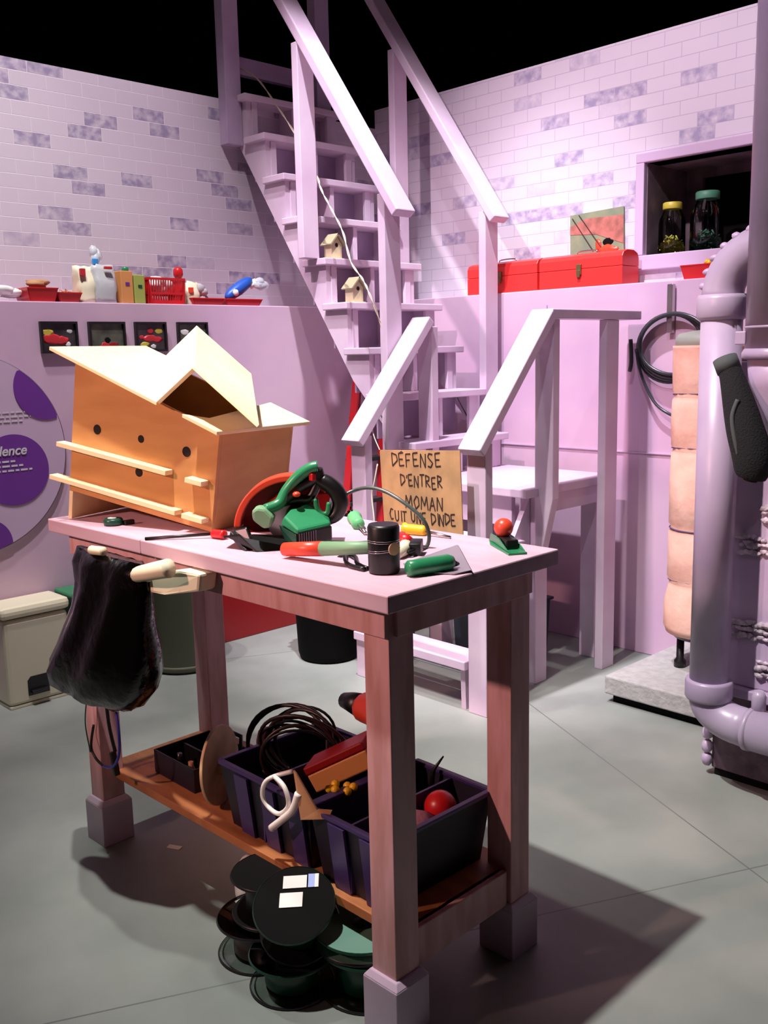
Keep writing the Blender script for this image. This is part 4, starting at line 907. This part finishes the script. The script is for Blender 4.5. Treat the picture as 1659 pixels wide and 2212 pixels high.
bm = BM(); prism(bm, [(1.05, 1.872, .80), (1.05, 1.872, .835), (1.07, 1.75, .862), (1.085, 1.69, .86), (1.085, 1.70, .82), (1.06, 1.80, .80)], (.045, 0, 0)); obj('body', bm, 'cream', clp, .006)
bm = BM(); tube(bm, [(1.04, 2.075, .868), (1.03, 2.05, .872), (1.035, 2.01, .874)], .011, 10, 4); obj('arm', bm, 'cream', clp)
# cords on the left leg
cd1 = tag(obj('green_string', tube(BM(), [(1.12, 2.30, .50), (1.105, 2.30, .42), (1.10, 2.305, .37), (1.105, 2.315, .33), (1.10, 2.29, .28)], .0018, 6, 5), 'dgreen'), 'thin green string dangling beside the left bench leg', 'string')
cl = thing('hanging_cable', 'blue and black cable looped against the left bench leg', 'cable', (1.1, 2.2, .26))
lp = [V((1.105, 2.27, .36)), V((1.10, 2.283, .30)), V((1.10, 2.262, .272)), V((1.10, 2.222, .262)), V((1.10, 2.172, .275)), V((1.10, 2.135, .315)), V((1.10, 2.125, .37)), V((1.11, 2.15, .43)), V((1.12, 2.19, .50))]
obj('blue_loop', tube(BM(), lp[3:], .0036, 8, 5), 'cableb', cl); obj('black_loop', tube(BM(), lp[:4], .0036, 8, 5), 'black', cl)
obj('plug', beam(BM(), (1.12, 2.205, .30), (1.125, 2.20, .235), .016, .014), 'black', cl, .003)
obj('black_loop', tube(BM(), [(1.125, 2.20, .30), (1.12, 2.215, .38), (1.12, 2.22, .50)], .005, 8, 4), 'black', cl)

# ------------------------------------------------------------------ things on the bench shelf (z .2)
SZ = .2
def crate(x0, x1, y0, y1, z1, label, divs, name='divided_crate'):
    b = thing(name, label, 'crate', ((x0+x1)/2, (y0+y1)/2, SZ), 'purple plastic crates on the bench shelf')
    q = .018; bm = BM(); tk = .004
    cor = [((x0+q, y0+q), (x1-q, y0+q), (x0, y0), (x1, y0)), ((x1-q, y0+q), (x1-q, y1-q), (x1, y0), (x1, y1)), ((x1-q, y1-q), (x0+q, y1-q), (x1, y1), (x0, y1)), ((x0+q, y1-q), (x0+q, y0+q), (x0, y1), (x0, y0))]
    for a_, b__, c__, d__ in cor:
        p0 = V((*a_, SZ)); p1 = V((*b__, SZ)); p2 = V((*d__, z1)); p3 = V((*c__, z1)); nn = (p1-p0).cross(p3-p0).normalized()*tk; prism(bm, [p0, p1, p2, p3], -nn)
    box(bm, x0+q, x1-q, y0+q, y1-q, SZ, SZ+.005); obj('walls', bm, 'navy', b)
    bm = BM()
    for p, q_ in (((x0, y0), (x1, y0)), ((x1, y0), (x1, y1)), ((x1, y1), (x0, y1)), ((x0, y1), (x0, y0))): beam(bm, (*p, z1), (*q_, z1), .014, .010)
    obj('rim', bm, 'purple', b, .002)
    for dv in divs: obj('divider', box(BM(), x0+.008, x1-.008, dv-.003, dv+.003, SZ+.006, z1-.004), 'purple', b)
    n_ = max(2, int((y1-y0)/.055))
    for i in range(n_):
        if i % 2 == 0:
            ya = y0+q+(y1-y0-2*q)*i/n_; yb2 = y0+q+(y1-y0-2*q)*(i+1)/n_
            obj('lit_rib', prism(BM(), [(x0+q-.004, ya, SZ+.002), (x0+q-.004, yb2, SZ+.002), (x0-.004, yb2, z1-.008), (x0-.004, ya, z1-.008)], (-.006, 0, 0)), 'purple', b)  # lit stripes put into the colour: purple ribs over darker walls
    return b
crate(1.205, 1.52, 1.505, 1.835, .36, 'purple divided crate full of coiled cables on bench shelf', (1.68,))
crate(1.20, 1.525, 1.265, 1.495, .36, 'purple crate behind the near bench leg', (1.38,))
tr_ = thing('tool_tray', 'small black tool tray with handle at the left of bench shelf', 'tray', (1.33, 2.09, SZ))
tx0, tx1, ty0, ty1 = 1.245, 1.425, 2.02, 2.215
bm = BM(); box(bm, tx0, tx1, ty0, ty1, SZ, SZ+.005)
for a_ in ((tx0, tx1, ty0, ty0+.004), (tx0, tx1, ty1-.004, ty1), (tx0, tx0+.004, ty0+.004, ty1-.004), (tx1-.004, tx1, ty0+.004, ty1-.004)): box(bm, *a_, SZ+.005, SZ+.065)
obj('body', bm, 'navy', tr_, .001)
obj('divider', box(BM(), (tx0+tx1)/2-.003, (tx0+tx1)/2+.003, ty0+.004, ty1-.004, SZ+.005, SZ+.058), 'black', tr_)
bm = BM(); tube(bm, [(1.40, 2.03, SZ+.06), (1.41, 2.04, SZ+.10), (1.41, 2.14, SZ+.10), (1.41, 2.15, SZ+.06)], .006, 8); obj('handle', bm, 'black', tr_)
for i, (x, y) in enumerate(((1.275, 2.08), (1.285, 2.15), (1.365, 2.10))):
    tag(obj('small_bottle', lathe(BM(), [(.012, 0), (.013, .03), (.007, .045), (.007, .055)], (x, y, SZ+.005), (0, 0, 1), 12), ('brown', 'dsteel', 'brown')[i]), 'small dark bottle in the black tool tray on the bench shelf', 'bottle', 'small bottles in the black tool tray')
# wooden cable spool lying against the crate
ws = thing('wooden_spool', 'pale wooden spool standing on edge beside the purple crate', 'spool', (1.27, 1.93, SZ))
ax = V((.55, -1, .06)).normalized(); cs = V((1.265, 1.935, SZ+.100))
obj('flange', lathe(BM(), [(.099, 0), (.099, .008)], cs, ax, 48), 'wood', ws, .001)
obj('core', lathe(BM(), [(.022, .008), (.022, .04)], cs, ax, 24), 'wood', ws)
obj('hub_hole', lathe(BM(), [(.012, -.001), (.012, .002)], cs, ax, 20), 'hole', ws)
kn = thing('pink_canister', 'pink canister with dark cap between spool and bench leg', 'canister', (1.41, 1.92, SZ))
obj('body', lathe(BM(), [(.028, 0), (.03, .01), (.03, .125), (.024, .15), (.010, .158)], (1.41, 1.92, SZ), (0, 0, 1), 24), mat('dusty_pink', (196, 128, 150), .5), kn)
obj('cap', lathe(BM(), [(.018, 0), (.02, .01), (.016, .045)], (1.405, 1.885, SZ+.11), V((.5, -1, -.4)), 18), 'black', kn)
# coiled cables
cc = thing('cable_coil', 'bundle of dark brown cable loops spilling above the crate', 'cable', (1.37, 1.76, .22))
rr = random.Random(4)
for i in range(11):
    c = V((1.37+rr.uniform(-.03, .05), 1.745+rr.uniform(-.03, .03), .375+rr.uniform(-.03, .01))); tlt = rr.uniform(-.5, .5); R_ = rr.uniform(.085, .118); sq = rr.uniform(.75, 1.0); ph = rr.uniform(.3, 1.2)
    u_ = V((math.sin(ph)*.6, -math.cos(ph), 0)).normalized(); v_ = V((tlt, tlt*.3, 1)).normalized()
    pts = [c+u_*math.cos(2*PI*k/32)*R_+v_*math.sin(2*PI*k/32)*R_*sq for k in range(32)]
    obj('loop', tube(BM(), pts, .0048 if i % 3 else .0036, 7, 0, True), 'cable' if i % 3 else 'black', cc)
cw = thing('white_cable', 'white cable knotted over the rim of the purple crate', 'cable', (1.19, 1.53, .3))
obj('cord', tube(BM(), [(1.235, 1.60, .33), (1.20, 1.60, .385), (1.17, 1.575, .415), (1.165, 1.535, .405), (1.17, 1.53, .365), (1.168, 1.56, .335), (1.17, 1.60, .335), (1.165, 1.615, .36), (1.17, 1.60, .40), (1.20, 1.55, .425)], .0052, 8, 7), 'whitep', cw)
obj('cord', tube(BM(), [(1.175, 1.50, .40), (1.17, 1.515, .36), (1.165, 1.55, .325), (1.163, 1.585, .295)], .0085, 8, 5), 'whitep', cw)
tag(obj('cardboard_tag', prism(BM(), [(1.175, 1.515, .445), (1.175, 1.505, .44), (1.19, 1.46, .37), (1.205, 1.43, .372), (1.20, 1.435, .355), (1.17, 1.49, .345)], (.006, .004, 0)), 'brown'), 'torn brown cardboard tag hooked between the two purple crates', 'tag')
# orange and black heat gun lying across the crate back
hg = thing('power_drill', 'red and black power drill lying on the crates', 'drill', (1.46, 1.60, .36))
obj('body', tube(BM(), [(1.52, 1.66, .45), (1.50, 1.60, .455), (1.47, 1.54, .45), (1.44, 1.48, .42)], lambda s: .038-.008*s, 14, 4), 'orange', hg)
obj('chuck', tube(BM(), [(1.52, 1.67, .45), (1.53, 1.72, .445), (1.535, 1.755, .44)], lambda s: .032-.012*s, 14), 'black', hg)
obj('grip', tube(BM(), [(1.46, 1.53, .44), (1.43, 1.50, .39), (1.42, 1.50, .35)], .022, 12, 3), 'black', hg)
rb_ = thing('red_case', 'red and amber flat case standing in the crate', 'case', (1.38, 1.60, .3))
Tc = Matrix.Translation((1.36, 1.60, .385)) @ Matrix.Rotation(.55, 4, 'Z') @ Matrix.Rotation(-.5, 4, 'X')
obj('case', box(BM(), -.04, .04, -.10, .06, -.045, .0, Tc), 'orangebox', rb_, .004)
obj('lid', box(BM(), -.041, .041, -.101, .061, .0, .02, Tc), 'redd', rb_, .004)
for i in range(6):
    tag(obj('yellow_bead', blob(BM(), (1.285+.018*(i % 3), 1.53-.02*(i//2), .362+.004*(i % 2)), .010, 2), 'yellow'), 'amber yellow bead in the crate below the red case', 'bead', 'amber beads in the purple crate')
tag(obj('red_ball', blob(BM(), (1.43, 1.33, .335), .036, 3), 'red'), 'red ball inside the near purple crate', 'ball')
tag(obj('pink_cloth', blob(BM(), (1.36, 1.33, .32), .035, 2, .12, (1.1, 1, .8)), mat('faded_pink_cloth', (176, 120, 140), .8, bump=.4)), 'faded pink cloth beside the red ball in the crate', 'cloth')
tag(obj('black_spike', tube(BM(), [(1.49, 1.42, .30), (1.50, 1.415, .37), (1.512, 1.395, .405)], lambda s: .008-.006*s, 8), 'black'), 'black pointed tool sticking up from the near crate', 'tool')

# ------------------------------------------------------------------ wire reels on the floor under the bench
def reel(cx_, cy_, z0, R, h, label, wire, flange='glass', tilt=(0, 0, 1), sticker=None):
    b = thing('wire_reel', label, 'reel', (cx_, cy_, z0), 'wire reels under the bench')
    c = V((cx_, cy_, z0)); t_ = V(tilt).normalized()
    obj('flange', lathe(BM(), [(R, 0), (R, .005), (.02, .006)], c, t_, 48), flange, b, .001)
    obj('flange', lathe(BM(), [(.02, h-.006), (R, h-.005), (R, h)], c, t_, 48), flange, b, .001)
    obj('rim', lathe(BM(), [(R, h-.006), (R+.003, h-.003), (R, h+.001)], c, t_, 48, False), 'reelwire' if wire == 'reelwire' else 'dsteel', b)
    obj('rim', lathe(BM(), [(R, -.001), (R+.003, .003), (R, .006)], c, t_, 48, False), 'dsteel', b)
    obj('wire', lathe(BM(), [(R*.62, .006), (R*.66, .012), (R*.66, h-.012), (R*.62, h-.006)], c, t_, 40), wire, b)
    if flange != 'blackm': obj('hub', lathe(BM(), [(.018, h), (.022, h+.004), (.010, h+.004)], c, t_, 20), 'black', b)
    return b, c, t_
reel(1.145, 1.615, 0, .095, .085, 'dark red wire reel at the bottom rear of the pile', 'reelred')
reel(1.12, 1.475, 0, .088, .075, 'dark green reel on the floor between the other reels', 'reelwire')
reel(1.235, 1.36, 0, .105, .10, 'green wire reel with clear flanges nearest the bench foot', 'reelwire')
M['clearg'] = mat('clear_green_plastic', (110, 150, 134), .15, spec=.8)
b, c, t_ = reel(1.23, 1.37, .102, .102, .030, 'pale translucent green reel lying on the near stack', 'reelwire', 'clearg')
reel(1.165, 1.60, .092, .085, .095, 'black wire reel stacked on the rear pile', 'black', 'blackm')
b, c, t_ = reel(1.150, 1.480, .112, .084, .095, 'black reel with white and blue stickers leaning on top', 'reelwire', 'blackm', (-.45, -.35, 1))
def sticker(u0, u1, v0, v1, m):
    a1 = (U-t_*U.dot(t_)).normalized(); a2 = t_.cross(a1)
    if a2.z < 0: a2 = -a2
    cc_ = c+t_*.0965+a1*.020+a2*.004
    obj('sticker', prism(BM(), [cc_+a1*u0+a2*v0, cc_+a1*u1+a2*v0, cc_+a1*u1+a2*v1, cc_+a1*u0+a2*v1], t_*.001), m, b)
sticker(-.045, .005, .030, .058, 'white'); sticker(.008, .022, .030, .060, 'blue'); sticker(.022, .030, .030, .060, 'white'); sticker(-.050, -.002, -.012, .020, 'white')
tag(obj('paper_label', prism(BM(), [(1.275, 1.31, .136), (1.315, 1.33, .137), (1.30, 1.385, .137), (1.27, 1.40, .138), (1.255, 1.385, .139), (1.265, 1.35, .137)], (0, 0, .001)), 'white'), 'curled white paper label on the pale green reel', 'label')
tag(obj('white_cloth', blob(BM(), (1.20, 1.735, .085), .055, 3, .03, (.6, .6, 1.3)), 'white'), 'white paper bundle standing behind the rear reels', 'paper')
tag(obj('paper_scrap', prism(BM(), [(1.235, 2.162, .0005), (1.25, 2.172, .0005), (1.268, 2.135, .0005), (1.252, 2.128, .0005)], (0, 0, .0012)), 'cream'), 'tiny white paper scrap on the floor under the bench', 'paper scrap')

for o in bpy.data.objects:
    if '_w' in o: del o['_w']
